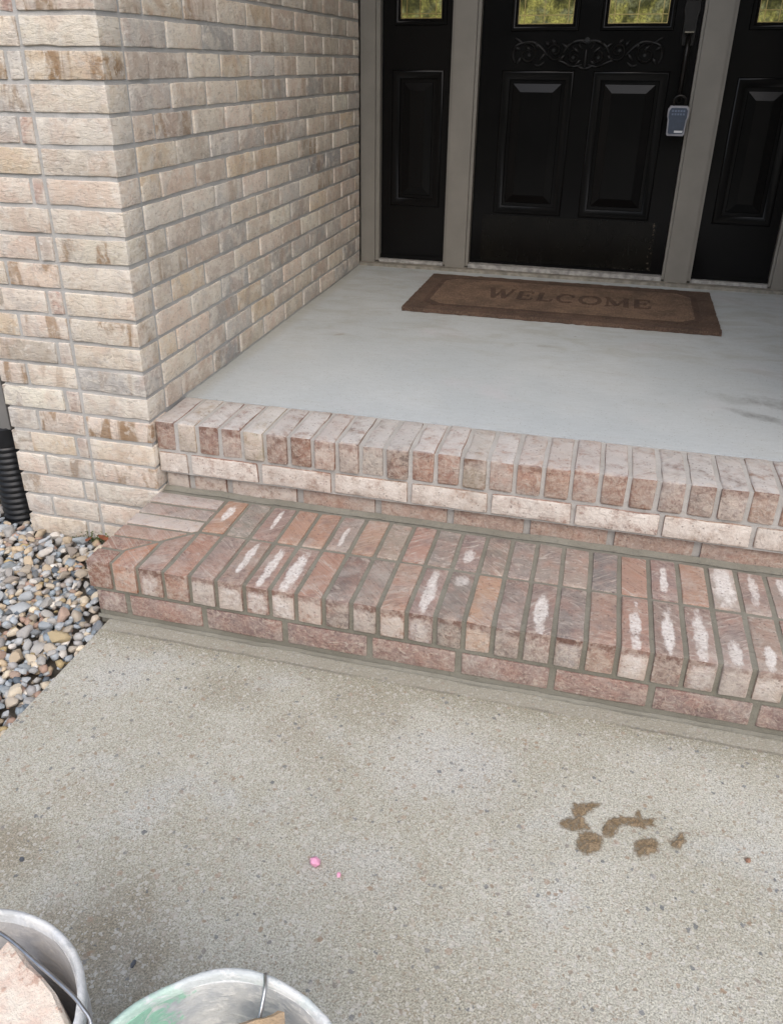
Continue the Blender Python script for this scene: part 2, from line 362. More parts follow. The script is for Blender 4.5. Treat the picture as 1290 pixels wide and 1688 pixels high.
def mat_glass():
    k = NT('door_glass_painted_glow', .12); v = k.obj()
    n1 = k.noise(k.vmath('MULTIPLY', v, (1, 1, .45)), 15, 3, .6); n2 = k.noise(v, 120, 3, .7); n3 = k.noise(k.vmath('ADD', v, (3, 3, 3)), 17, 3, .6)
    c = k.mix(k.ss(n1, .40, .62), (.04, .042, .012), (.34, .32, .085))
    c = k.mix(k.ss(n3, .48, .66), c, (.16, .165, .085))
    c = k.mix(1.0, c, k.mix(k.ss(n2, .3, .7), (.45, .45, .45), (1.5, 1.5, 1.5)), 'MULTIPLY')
    k.put(k.p.inputs['Emission Color'], c); k.p.inputs['Emission Strength'].default_value = .45  # light and blurred view through the house painted in as colour and glow
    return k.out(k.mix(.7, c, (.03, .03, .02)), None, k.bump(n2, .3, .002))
def mat_mat(name, a, b):
    k = NT(name, .98); v = k.obj(); f = k.noise(v, 260, 4, .85); n1 = k.noise(v, 9, 5, .65); n2 = k.noise(v, 60, 3, .7)
    c = k.mix(k.ss(n1, .35, .65), k.mix(.25, a, (.10, .08, .065)), b)
    c = k.mix(k.math('MULTIPLY', k.ss(n2, .55, .7), .3), c, (.30, .23, .17))
    c = k.mix(1.0, c, k.mix(k.ss(f, .32, .68), (.38, .38, .38), (1.6, 1.6, 1.6)), 'MULTIPLY')
    return k.out(c, None, k.bump(k.math('ADD', f, n2), 1.0, .012))
def mat_bucket(name, base, smear_a, smear_b, green=0.0):
    k = NT(name, .8); k.p.inputs['Specular IOR Level'].default_value = .25; v = k.obj(); p = k.sep(v); n1 = k.noise(v, 9, 5, .65); n2 = k.noise(k.vmath('MULTIPLY', v, (1, 1, 1.7)), 30, 5, .72, .8); f = k.noise(v, 220, 3, .6)
    c = k.mix(k.ss(n1, .42, .62), base, smear_a)
    c = k.mix(k.math('MULTIPLY', k.ss(n2, .50, .62), .75), c, smear_b)
    if green:
        g = k.math('MULTIPLY', k.ss(k.math('ADD', k.math('MULTIPLY', p[0], -1.0), k.math('MULTIPLY', k.math('SUBTRACT', n2, .5), .16)), .078, .098), green)
        g2 = k.math('MULTIPLY', k.ss(k.noise(k.vmath('ADD', v, (7, 1, 3)), 13, 3, .6), .66, .70), green)
        c = k.mix(k.math('MAXIMUM', g, g2), c, k.mix(n2, (.16, .45, .29), (.34, .60, .46)))
    c = k.mix(1.0, c, k.mix(f, (.85, .85, .85), (1.15, 1.15, 1.15)), 'MULTIPLY')
    return k.out(c, k.math('ADD', .6, k.math('MULTIPLY', n2, .35)), k.bump(k.math('ADD', n2, k.math('MULTIPLY', f, .3)), .5, .004))

CREAM = mat_cream_brick(); RED = mat_step_brick()
MORT_W = mat_mortar('wall_mortar', (.41, .405, .39), (.49, .48, .46), (.33, .325, .31))
MORT_U = mat_mortar('upper_step_mortar', (.40, .385, .36), (.47, .455, .43), (.33, .30, .27))
MORT_L = mat_mortar('lower_step_mortar', (.185, .175, .140), (.235, .225, .185), (.145, .135, .112))
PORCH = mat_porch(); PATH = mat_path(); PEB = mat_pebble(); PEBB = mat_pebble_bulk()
TRIM = mat_plain('taupe_trim_paint', (.215, .203, .178), .5, .06, 8, .1)
BLACK = mat_black_paint(); KICK = mat_kick(); GLASS = mat_glass()
BRASS = mat_plain('brass_came', (.50, .40, .17), .35, .1, 40, 0, .8)
BRONZE = mat_plain('dark_bronze', (.012, .011, .010), .38, .2, 40, .1, .5)
SILL = mat_plain('worn_sill', (.33, .325, .31), .7, .35, 45, .5)
SILLB = mat_plain('weathered_sill_board', (.24, .225, .19), .8, .3, 30, .5)

# ------------------------------------------------------------------ ground, slab, path
GZ = -0.3755
bm = bmesh.new(); add_box(bm, -60, 60, -60, 60, -1.0, -.452)
structure(link('ground', bm_mesh('ground', bm, False), mat_plain('garden_soil', (.085, .085, .05), .95, .3, 3, .4)))
bm = bmesh.new(); add_box(bm, -.088, 3.4, -5.0, -.33, -.50, GZ)
bmesh.ops.subdivide_edges(bm, edges=[e for e in bm.edges if e.calc_length() > 1], cuts=24)
bevel_all(bm, .006, 2)
for v in bm.verts:
    if v.co.x < -.07: v.co.x += .004*mnoise.noise(v.co*6) - .012*(v.co.y+.4)/.4*.3
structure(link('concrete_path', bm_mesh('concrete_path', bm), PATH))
bm = bmesh.new(); add_box(bm, -.125, 1.75, .196, 2.3, -.40, -.002)
structure(link('porch_floor', bm_mesh('porch_floor', bm, False), PORCH))

# ------------------------------------------------------------------ bricks
def grid_brick(L, D, H, seed, nx=8, amp=.0022, bev=.0026):
    """box L x D x H centred on its middle, edges rounded and uneven"""
    bm = bmesh.new(); add_box(bm, -L/2, L/2, -D/2, D/2, -H/2, H/2)
    ex = [e for e in bm.edges if abs(e.verts[0].co.x-e.verts[1].co.x) > L*.9]
    if nx > 1: bmesh.ops.subdivide_edges(bm, edges=ex, cuts=nx-1, use_grid_fill=True)
    bevel_all(bm, bev, 2)
    jitter(bm, amp, 26, seed); jitter(bm, amp*.5, 80, seed+11)
    return bm_mesh('brick', bm, True, 55)
def prism_brick(poly, z0, z1, seed, bev=.0035, amp=.0013):
    """plan polygon (world xy) extruded z0..z1; returns (mesh centred, centre)"""
    cx = sum(p[0] for p in poly)/len(poly); cy = sum(p[1] for p in poly)/len(poly); cz = (z0+z1)/2
    bm = bmesh.new()
    lo = [bm.verts.new((x-cx, y-cy, z0-cz)) for x, y in poly]; hi = [bm.verts.new((x-cx, y-cy, z1-cz)) for x, y in poly]
    bm.faces.new(lo[::-1]); bm.faces.new(hi); n = len(poly)
    for i in range(n): bm.faces.new((lo[i], lo[(i+1) % n], hi[(i+1) % n], hi[i]))
    bmesh.ops.recalc_face_normals(bm, faces=bm.faces[:])
    if n == 4:
        es = [e for e in bm.edges if e.calc_length() > .13]
        if es: bmesh.ops.subdivide_edges(bm, edges=es, cuts=3, use_grid_fill=True)
    bevel_all(bm, bev, 2)
    jitter(bm, amp, 28, seed); jitter(bm, amp*.5, 90, seed+5)
    return bm_mesh('brick', bm, True, 55), (cx, cy, cz)

# --- cream house wall: pillar front and the return beside the porch
XP, YP, ZP, CH = -.1200, -.017, .0065, .0677
wall = thing('brick_wall', 'cream and buff brick pillar and porch side wall left of the steps', 'wall', (-.34, YP, -.42))
def wl(o, x, y, z, rz=0):
    o.location = (x+.34, y-YP, z+.42); o.rotation_euler = (0, 0, rz)
bm = bmesh.new(); add_box(bm, -.553, XP-.0042, YP+.0045, 1.985, -.46, 1.30)
bm.verts.ensure_lookup_table()
core = link('mortar_core', bm_mesh('mortar_core', bm, False), MORT_W, wall); core.location = (.34, -YP, .42)
CR_PAL = [(0.664, 0.579, 0.467), (0.696, 0.616, 0.503), (0.610, 0.533, 0.437), (0.642, 0.544, 0.456), (0.738, 0.657, 0.548), (0.557, 0.491, 0.406), (0.653, 0.538, 0.437), (0.621, 0.564, 0.482), (0.696, 0.595, 0.503), (0.578, 0.486, 0.406), (0.642, 0.523, 0.380), (0.557, 0.517, 0.467)]
GREYS = [(.40, .385, .36), (.46, .42, .375), (.48, .45, .41), (.36, .35, .34)]
cache = {}
def wall_brick(L, Dp, x, y, z, rz, col, flash):
    key = (round(L, 3), Dp, R.randrange(5))
    if key not in cache: cache[key] = grid_brick(L, Dp, .0575, len(cache)*3+1, 8 if L > .1 else 3)
    o = link('brick', cache[key], CREAM, wall); wl(o, x, y, z, rz)
    o.rotation_euler = (R.uniform(-.006, .006), R.uniform(-.004, .004), rz+R.uniform(-.004, .004))
    o.color = (*(min(.84, q) for q in col), flash); return o
def cream(side=False, dep=0.0):
    c = R.choice(CR_PAL)
    if side:
        if R.random() < .05+.12*dep: c = R.choice(GREYS)
        t = R.uniform(.82, 1.24); c = tuple(min(.86, a*t) for a in c)
    else:
        t = R.uniform(.94, 1.22); c = tuple(min(.86, a*t) for a in c)
    fl = 0.0
    q = R.random()
    if q < .24: fl = R.uniform(.6, 1.0)
    elif q < .48: fl = R.uniform(.15, .35)
    return c, fl
SPECIAL = {6: ((.66, .60, .49), .95), 3: ((.65, .58, .48), .9), 1: ((.45, .43, .40), .35), 13: ((.74, .67, .55), .3)}
def fb(x0, x1, k, col=None, fl=None, Dp=.09, proud=0):      # a front brick between x0 and x1 (measured left from the corner)
    c, f = cream()
    if col is not None: c, f = col, fl
    L = x1-x0
    wall_brick(L, Dp, (x0+x1)/2, YP+Dp/2+R.uniform(-.0015, .0015)-proud, ZP+k*CH+.0290, 0, c, f)
for k in range(-6, 19):
    fb(XP-.194, XP, k, *(SPECIAL.get(k, (None, None))))
    if k % 2:
        j = R.uniform(-.004, .004)
        fb(XP-.345+j, XP-.204, k); fb(XP-.441, XP-.355+j, k)
    else:
        q = R.uniform(-.006, .006)
        c = R.choice([(.50, .34, .28), (.55, .47, .40), (.52, .42, .36), (.60, .56, .50)])
        fb(XP-.238+q, XP-.205, k, c, .1); fb(XP-.441, XP-.249+q, k)
    y = YP+.092+.010
    first = True
    while y < 1.975:
        L = .193
        if first and k % 2 == 0: L = .0915
        first = False
        L += R.uniform(-.004, .004)
        y1 = min(y+L, 1.978)
        if y1-y > .02 and (k > -1 or y < -.5):
            c, f = cream(True, (y+y1)/4)
            wall_brick(round(y1-y, 3) if y1 < 1.97 else y1-y, .06, XP-.03+R.uniform(-.0015, .0015), (y+y1)/2, ZP+k*CH+.0290, math.pi/2, c, f*.6)
        y = y1+R.uniform(.0085, .0115)
# the same masonry where it leaves the picture: joined, beyond what one can tell apart
def bulk_bricks(name, parent, cells, mat):
    bm = bmesh.new()
    for (x0, x1, y0, y1, z0, z1) in cells: add_box(bm, x0, x1, y0, y1, z0, z1)
    o = link(name, bm_mesh(name, bm, False), mat, parent); o['kind'] = 'stuff'; o.color = (.47, .41, .335, .25); return o
cells = []
for k in range(-6, 19):
    y = .1 if k % 2 else 0
    while y < 1.9: cells.append((-.561, -.5, y+YP, min(y+.193, 1.95), ZP+k*CH, ZP+k*CH+.0575)); y += .203
o = bulk_bricks('hidden_side_brickwork', wall, cells, CREAM); o.location = (.34, -YP, .42)
bm = bmesh.new(); add_box(bm, -.561, XP, YP, 1.985, 1.30, 2.859)
up_ = link('upper_masonry', bm_mesh('upper_masonry', bm, False), None, wall); up_.location = (.34, -YP, .42)
def mat_far_brick():
    k = NT('far_brickwork', .92); v = k.obj(); p = k.sep(v)
    b = k.n('ShaderNodeTexBrick'); k.put(b.inputs['Vector'], k.comb(k.math('ADD', p[0], p[1]), p[2], 0.0))
    b.inputs['Color1'].default_value = (.49, .43, .35, 1); b.inputs['Color2'].default_value = (.40, .35, .29, 1); b.inputs['Mortar'].default_value = (.34, .335, .325, 1)
    b.inputs['Scale'].default_value = 1; b.inputs['Brick Width'].default_value = .2032; b.inputs['Row Height'].default_value = .0677; b.inputs['Mortar Size'].default_value = .005
    return k.out(k.mix(.35, b.outputs[0], k.mix(k.noise(v, 30), (.3, .25, .2), (.6, .54, .45))), None, k.bump(b.outputs[1], -.4, .006))
FARB = mat_far_brick(); up_.data.materials.append(FARB)

# --- upper step (porch edge)
XU = [-.1195, -.0573, .0045, .0694, .1326, .1968, .2622, .327, .3925, .4553, .5186, .5836, .6485, .7125, .7771, .8427, .9104, .9763, 1.0437, 1.1077, 1.1728, 1.2378, 1.3038, 1.3709, 1.4361]
while XU[-1] < 1.72: XU.append(XU[-1]+.0655)
upper = thing('brick_step', 'upper brick step of bleached bricks on edge along the grey porch', 'step', (.8, 0, -.21))
def ul(o, c): o.location = (c[0]-.8, c[1], c[2]+.21)
def props(o, **kw):
    d = dict(white=0.0, wy=0.0, wl=.06, ww=.014, face_white=0.0, burn=0.0, haze=0.0, face_haze=0.0, dusty=.3); d.update(kw)
    for a, b in d.items(): o[a] = float(b)
bm = bmesh.new()
add_box(bm, -.1175, 1.75, .0062, .1925, -.088, -.0036)      # bed of the bricks on edge
add_box(bm, -.1175, 1.75, .0070, .1925, -.152, -.0880)
add_box(bm, -.118, 1.75, .0340, .1925, -.400, -.1520)
m = link('mortar', bm_mesh('mortar', bm, False), MORT_U, upper); m.location = (-.8, 0, .21)
RP = [(.33, .17, .115), (.30, .15, .10), (.35, .19, .13), (.26, .14, .10), (.38, .23, .165), (.24, .165, .13), (.31, .20, .155)]
FRONT = {0: (.30, .15, .105), 1: (.42, .33, .22), 2: (.27, .135, .095), 3: (.27, .14, .10), 4: (.46, .40, .29), 5: (.25, .13, .09), 6: (.25, .135, .09), 7: (.34, .19, .13),
         8: (.25, .165, .125), 9: (.20, .175, .15), 10: (.19, .14, .115), 11: (.38, .19, .125), 12: (.36, .18, .125), 13: (.27, .20, .12), 14: (.39, .21, .15), 15: (.41, .24, .17),
         16: (.41, .25, .18), 17: (.34, .18, .13), 18: (.34, .19, .135), 19: (.36, .215, .16), 20: (.21, .135, .115), 21: (.24, .185, .155), 22: (.23, .16, .13), 23: (.36, .21, .14)}
for i in range(len(XU)-1):
    a = XU[i]+(.002 if i == 0 else .0048); b = XU[i+1]-.0048
    dy, dz = R.uniform(-.002, .0025), R.uniform(-.0015, .0015)
    me, c = prism_brick([(a, dy), (b, dy+R.uniform(-.0015, .0015)), (b, .1875), (a, .1875)], -.082, dz, i*7+3, .0065, .0024)
    o = link('brick', me, RED, upper); ul(o, c); o.color = (*FRONT.get(i, R.choice(RP)), 1)
    bl = i in (1, 4)
    props(o, haze=R.uniform(.74, .95), face_haze=R.choice([.08, .15, .3, .5]) if not bl else .6, burn=0 if bl else R.choice([.15, .3, .45, .65]), dusty=.55)
for i in range(-1, 9):
    a, b = max(-.0262+.2032*i+.0055, -.116), -.0262+.2032*(i+1)-.0055
    me, c = prism_brick([(a, .001), (b, .001), (b, .09), (a, .09)], -.1465+R.uniform(-.001, .001), -.0905, i*5+99, .0045, .0022)
    o = link('brick', me, RED, upper); ul(o, c); o.color = (*R.choice([(.36, .23, .17), (.38, .27, .20), (.34, .20, .15)]), 1)
    props(o, face_haze=R.uniform(.9, 1.15), dusty=.7)
x = -.116; ends = [.073, .277, .495, .686, .881, 1.085, 1.286, 1.490, 1.69]
for i, e in enumerate([-.04]+ends):
    me, c = prism_brick([(x+.006, .026), (e-.008, .026), (e-.008, .11), (x+.006, .11)], -.218, -.1575, i*5+150)
    o = link('brick', me, RED, upper); ul(o, c); o.color = (*R.choice([(.37, .22, .16), (.34, .20, .15), (.31, .18, .13), (.39, .24, .18)]), 1)
    props(o, dusty=.45, face_haze=.25 if i > 2 else .75); x = e+.004

# --- lower step
ZL, YL, YM, YB = -.2094, -.3692, -.1747, -.0045
XL = [-.1229, -.0572, .0112, .0789, .1469, .2142, .2836, .3466, .4098, .4747, .5396, .6016, .6655, .7288, .7918, .8545, .9161, .9801, 1.0452, 1.1112, 1.1777, 1.2431, 1.3086, 1.3732, 1.4377]
while XL[-1] < 1.72: XL.append(XL[-1]+.0652)
lower = thing('brick_step', 'lower brick step, two rows of white smeared red bricks with mitred left corner', 'step', (.8, -.18, GZ))
def ll(o, c): o.location = (c[0]-.8, c[1]+.18, c[2]-GZ)
bm = bmesh.new()
add_box(bm, -.1185, 1.75, YL+.0062, .0255, ZL-.086, ZL-.0032)
add_box(bm, -.112, 1.75, YL+.0088, .0255, GZ-.02, ZL-.086)
m = link('mortar', bm_mesh('mortar', bm, False), MORT_L, lower); m.location = (-.8, .18, -GZ)
# sloped bead of fresh mortar where the tread meets the riser, and a thin one at the foot
def bead(y0, z0, y1, z1, x0, x1, nm, mat, par, off, seed):
    bm = bmesh.new(); n = 90; A = []; B = []; Cc = []
    for i in range(n+1):
        x = x0+(x1-x0)*i/n; w = mnoise.noise(Vector((x*9+seed, 0, 0))); w2 = mnoise.noise(Vector((x*31+seed, 5, 0)))
        A.append(bm.verts.new((x, y0+.006*w+.003*w2, z0))); Cc.append(bm.verts.new((x, (y0+y1)/2+.004*w2, (z0+z1)/2-.002+.002*w)))
        B.append(bm.verts.new((x, y1, z1+.004*w+.002*w2)))
    for i in range(n):
        bm.faces.new((A[i], A[i+1], Cc[i+1], Cc[i])); bm.faces.new((Cc[i], Cc[i+1], B[i+1], B[i]))
    o = link(nm, bm_mesh(nm, bm), mat, par); o.location = off; return o
bead(.007, ZL-.0008, .0250, ZL+.007, -.119, 1.75, 'mortar_bead', MORT_L, lower, (-.8, .18, -GZ), 3)
bead(YL-.001, GZ+.0008, YL+.0070, GZ+.006, -.118, 1.75, 'foot_bead', MORT_L, lower, (-.8, .18, -GZ), 8)
LP = [(.29, .155, .12), (.26, .145, .115), (.32, .17, .125), (.23, .135, .11), (.30, .18, .14), (.21, .14, .12)]
FCOL = {0: (.28, .13, .085), 1: (.50, .22, .12), 2: (.36, .225, .175), 3: (.40, .21, .145), 4: (.35, .26, .225), 5: (.35, .24, .19), 6: (.36, .225, .18), 7: (.35, .23, .19), 8: (.43, .23, .16),
        9: (.20, .145, .125), 10: (.30, .245, .21), 11: (.43, .27, .195), 12: (.32, .22, .195), 13: (.225, .19, .165), 14: (.52, .315, .20), 15: (.245, .18, .155), 16: (.27, .185, .16), 17: (.25, .205, .185), 18: (.37, .24, .185), 19: (.42, .25, .19), 20: (.31, .225, .19), 21: (.32, .215, .18), 22: (.32, .235, .205), 23: (.37, .275, .22)}
BCOL = {3: (.44, .23, .13), 4: (.27, .245, .205), 5: (.30, .195, .165), 6: (.45, .25, .16), 7: (.43, .235, .14), 8: (.34, .28, .245), 9: (.42, .265, .18), 10: (.34, .275, .215), 11: (.42, .22, .16), 12: (.26, .22, .19), 13: (.27, .19, .17),
        14: (.25, .205, .165), 15: (.29, .24, .21), 16: (.32, .26, .22), 17: (.36, .28, .23), 18: (.20, .175, .165), 19: (.41, .235, .165), 20: (.30, .20, .18), 21: (.43, .24, .155), 22: (.44, .37, .32), 23: (.34, .24, .20), 24: (.34, .27, .23), 25: (.34, .22, .17)}
# white smear: (strength, centre, half length, half width), front patch
FW = {2: (0, 0, .05, .012, .8), 4: (0, 0, .05, .012, .3), 5: (.9, .01, .075, .011, .85), 6: (1, -.01, .085, .012, .9), 7: (1, -.01, .085, .016, .95), 8: (0, 0, .05, .01, .3), 10: (0, 0, .05, .01, .35), 11: (0, 0, .05, .012, .8), 12: (1, .0, .085, .014, .85), 13: (.6, .055, .022, .018, 0),
      16: (1, -.02, .07, .015, .0), 17: (0, 0, .05, .01, .5), 19: (1, -.02, .075, .012, 1), 20: (1, -.01, .085, .013, 0), 21: (1, -.01, .085, .014, .8), 22: (1, -.045, .04, .013, .15), 23: (1, -.05, .04, .012, .6), 24: (.8, -.02, .05, .012, .4)}
BW = {3: (1, .025, .05, .014), 5: (1, .02, .06, .008), 8: (.75, -.02, .05, .008), 13: (.8, -.02, .035, .014), 20: (1, .0, .06, .010), 22: (1.1, .004, .092, .026), 23: (.8, .01, .07, .012), 24: (1, .03, .045, .014), 25: (.6, .0, .05, .012)}
slope = (YM-YL)/(XL[3]-XL[0])
def my(x): return YL+(x-XL[0])*slope
G = .0050
for i in range(len(XL)-1):
    a, b = XL[i]+(0 if i == 0 else G), XL[i+1]-G
    d = R.uniform(-.0015, .002); yb = YM-G
    if i < 3:
        pts = [(a, YL+d), (b, YL+d)]
        tb, ta = my(b)-.007, my(a)-.007
        if i == 0: pts += [(b, YL+.0555), (a, YL+.0555)]
        else: pts += [(b, min(tb, yb)), (a, ta)]
    else:
        pts = [(a, YL+d), (b, YL+d+R.uniform(-.001, .001)), (b, yb), (a, yb)]
    me, c = prism_brick(pts, ZL-.0755, ZL+R.uniform(-.0015, .0015), i*11+301, .0044 if i > 2 else .0030, .0013 if i > 2 else .0008)
    o = link('brick', me, RED, lower); ll(o, c); o.color = (*FCOL.get(i, R.choice(LP)), 1)
    w = FW.get(i, (0, 0, .05, .012, 0))
    props(o, white=min(1, w[0]*1.1), wy=w[1], wl=w[2]*1.2, ww=w[3]*1.1, face_white=w[4], burn=.2 if i in (0, 1) else R.uniform(.6, .95), dusty=R.choice([.35, .5, .8]) if i < 13 else R.choice([.6, .9, 1.0]),
          face_haze=.50 if i in (4, 5, 7, 8, 11, 19, 23) else (.28 if i in (1, 10, 14, 16, 22) else .08), haze=.10)
for i in range(3, len(XL)-1):
    a, b = XL[i]+G, XL[i+1]-G
    me, c = prism_brick([(a, YM+G), (b, YM+G), (b, YB+R.uniform(-.003, .003)), (a, YB)], ZL-.0755, ZL+R.uniform(-.001, .0012), i*13+501, .0036, .0014)
    o = link('brick', me, RED, lower); ll(o, c); o.color = (*BCOL.get(i, R.choice(LP)), 1)
    w = BW.get(i, (0, 0, .05, .012))
    props(o, white=w[0], wy=w[1], wl=w[2], ww=w[3], dusty=R.choice([.4, .5, .7]) if i < 11 or i > 19 else 1.0, haze=.12)
SIDE = [(.31, .16, .11), (.36, .20, .14), (.40, .235, .165), (.50, .37, .30), (.31, .245, .21), (.40, .31, .265)]
pt = (YB-YL)/6
for j in range(1, 6):
    y0, y1 = YL+j*pt+.0050, YL+(j+1)*pt-.0045
    xm = lambda y: max(XL[0]+(y-YL)/slope-.008, XL[1]-.012 if j == 1 else -9)
    xr = XL[3]-G
    if xm(y0) >= xr: pts = [(XL[0], y0), (xr, y0), (xr, y1), (XL[0], y1)]
    elif xm(y1) <= xr: pts = [(XL[0], y0), (max(xm(y0), XL[0]+.006), y0), (xm(y1), y1), (XL[0], y1)]
    else: pts = [(XL[0], y0), (xm(y0), y0), (xr, y0+(xr-xm(y0))*slope), (xr, y1), (XL[0], y1)]
    me, c = prism_brick(pts, ZL-.0755, ZL+R.uniform(-.001, .001), j*17+701, .0030, .0011)
    o = link('brick', me, RED, lower); ll(o, c); o.color = (*SIDE[j], 1); props(o, dusty=.8, haze=[.05, .05, .2, .55, .2, .4][j])
x0 = XL[0]+.012
for i in range(-1, 9):
    a, b = max(-.0287+.2032*i+.007, x0), -.0287+.2032*(i+1)-.007
    me, c = prism_brick([(a, YL+.0055), (b, YL+.0055), (b, YL+.09), (a, YL+.09)], ZL-.1465, ZL-.0895, i*19+801, .0035, .0013)
    o = link('brick', me, RED, lower); ll(o, c); o.color = (*R.choice([(.24, .155, .145), (.29, .18, .155), (.21, .145, .14), (.31, .185, .16)]), 1)
    props(o, dusty=.7, face_haze=.12, face_white=.3 if i == -1 else 0)

# ------------------------------------------------------------------ entrance: frame, door, sidelights
DA = math.radians(-1.6); DX, DY = .82, 1.99
def dloc(x, y=0, z=0):
    c, s = math.cos(DA), math.sin(DA); return (DX+(x-DX)*c-y*s, DY+(x-DX)*s+y*c, z)
# local frames: y=0 is the front of the posts, +y goes into the house
fr = thing('door_frame', 'taupe painted frame round the black front door and its sidelights', 'door frame', dloc(DX), DA)
def fpart(name, mat, boxes, par=None, bev=.002, cx=DX, label=None):
    bm = bmesh.new()
    for b in boxes:
        add_box(bm, b[0]-cx, b[1]-cx, *b[2:])
    if bev: bevel_all(bm, bev, 2)
    o = link(name, bm_mesh(name, bm), mat, par or fr)
    if label: o['label'] = label
    return o
for a, b in ((-.125, -.058), (.283, .376), (1.259, 1.353), (1.690, 1.78)):
    fpart('post', TRIM, [(a, b, 0, .13, .012, 2.16)])
for a, b in ((-.0575, -.040), (.3765, .390), (1.2475, 1.2585), (1.3535, 1.368), (.2715, .2825), (1.6795, 1.6895)):
    fpart('stop_moulding', TRIM, [(a, b, .014, .12, .018, 2.16)], bev=.003)
fpart('head_rail', TRIM, [(-.125, 1.78, -.002, .13, 2.162, 2.26)])
fpart('sill_board', SILLB, [(-.125, 1.78, -.030, .16, -.010, .0115)], bev=.003)
fpart('threshold', SILL, [(.391, 1.247, .004, .12, .0125, .030)], bev=.004, label='pale scuffed threshold under the door')
fpart('threshold', SILL, [(-.039, .271, .012, .12, .0125, .026)], bev=.004)
fpart('threshold', SILL, [(1.369, 1.679, .012, .12, .0125, .026)], bev=.004)

def ring_profile(bm, x0, x1, z0, z1, prof):
    """mitred picture-frame moulding; prof = [(inset, y)]"""
    loops = []
    for ins, y in prof:
        loops.append([bm.verts.new(c) for c in ((x0+ins, y, z0+ins), (x1-ins, y, z0+ins), (x1-ins, y, z1-ins), (x0+ins, y, z1-ins))])
    for a, b in zip(loops, loops[1:]):
        for i in range(4): bm.faces.new((a[i], a[(i+1) % 4], b[(i+1) % 4], b[i]))
    return loops
YF = .045          # door face behind the posts
def leaf_with_openings(x0, x1, z0, z1, rects, cx, par, name):
    """stiles and rails: a board with rectangular holes, thickness .04"""
    xs = sorted({x0, x1, *[r[0] for r in rects], *[r[1] for r in rects]}); zs = sorted({z0, z1, *[r[2] for r in rects], *[r[3] for r in rects]})
    bm = bmesh.new(); V = {}
    def hole(i, j):
        mx, mz = (xs[i]+xs[i+1])/2, (zs[j]+zs[j+1])/2
        return any(r[0] < mx < r[1] and r[2] < mz < r[3] for r in rects)
    def vt(i, j, y):
        key = (i, j, y)
        if key not in V: V[key] = bm.verts.new((xs[i]-cx, y, zs[j]))
        return V[key]
    for i in range(len(xs)-1):
        for j in range(len(zs)-1):
            if hole(i, j): continue
            for y in (YF, YF+.04):
                bm.faces.new((vt(i, j, y), vt(i+1, j, y), vt(i+1, j+1, y), vt(i, j+1, y)))
    bnd = [e for e in bm.edges if len(e.link_faces) == 1 and abs(e.verts[0].co.y-YF) < 1e-6]
    for e in bnd:
        a, b = e.verts
        a2 = V[next(k for k, v in V.items() if v is a)[:2]+(YF+.04,)]; b2 = V[next(k for k, v in V.items() if v is b)[:2]+(YF+.04,)]
        bm.faces.new((a, b, b2, a2))
    return link(name, bm_mesh(name, bm, False), BLACK, par)
def raised_panel(x0, x1, z0, z1, cx, par):
    bm = bmesh.new()
    ring_profile(bm, x0-.012-cx, x1+.012-cx, z0-.012, z1+.012, [(0, YF-.0005), (.003, YF-.0045), (.010, YF-.0050), (.034, YF+.0060), (.036, YF+.0150)])
    link('panel_moulding', bm_mesh('panel_moulding', bm, True, 50), BLACK, par)
    bm = bmesh.new()
    lp = ring_profile(bm, x0+.012-cx, x1-.012-cx, z0+.012, z1-.012, [(0, YF+.016), (.024, YF+.015), (.026, YF+.0120), (.058, YF+.0035), (.059, YF+.0028)])
    bm.faces.new(lp[-1]); link('raised_panel', bm_mesh('raised_panel', bm, False), BLACK, par)
def glass_light(x0, x1, z0, z1, cx, par, vbars, hbars):
    bm = bmesh.new()
    ring_profile(bm, x0-.026-cx, x1+.026-cx, z0-.026, z1+.026, [(0, YF-.0005), (.003, YF-.008), (.010, YF-.010), (.016, YF-.006), (.026, YF+.006), (.026, YF+.02)])
    link('glass_moulding', bm_mesh('glass_moulding', bm, True, 50), BLACK, par)
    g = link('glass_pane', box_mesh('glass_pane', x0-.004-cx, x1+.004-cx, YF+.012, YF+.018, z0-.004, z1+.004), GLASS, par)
    for x in vbars: link('came', box_mesh('came', x-.0016-cx, x+.0016-cx, YF+.0085, YF+.0115, z0, z1), BRASS, g)
    for z in hbars: link('came', box_mesh('came', x0-cx, x1-cx, YF+.0080, YF+.0110, z-.0016, z+.0016), BRASS, g)
    bm = bmesh.new(); ring_profile(bm, x0-cx, x1-cx, z0, z1, [(0, YF+.007), (.003, YF+.007), (.003, YF+.011)])
    link('came_border', bm_mesh('came_border', bm, False), BRASS, g)
# the door
dcx = .8215
door = thing('front_door', 'black raised-panel front door with carved scroll and leaded glass lights', 'door', dloc(dcx), DA)
PL, PR = (.497, .772, .268, .822), (.871, 1.146, .268, .822)
GL, GR = (.536, .757, 1.003, 1.78), (.893, 1.120, 1.003, 1.78)
leaf_with_openings(.392, 1.246, .034, 2.15, [PL, PR, GL, GR], dcx, door, 'door_leaf')
link('backing', box_mesh('backing', .392-dcx, 1.246-dcx, YF+.041, YF+.046, .034, 2.15), BLACK, door)
raised_panel(*PL, dcx, door); raised_panel(*PR, dcx, door)
glass_light(*GL, dcx, door, [.560, .640, .735], [1.035, 1.36, 1.74])
glass_light(*GR, dcx, door, [.915, 1.005, 1.098], [1.035, 1.36, 1.74])
kp = link('kick_plate', box_mesh('kick_plate', .440-dcx, 1.196-dcx, YF-.0025, YF-.0004, .046, .250, .0006, 1), KICK, door)
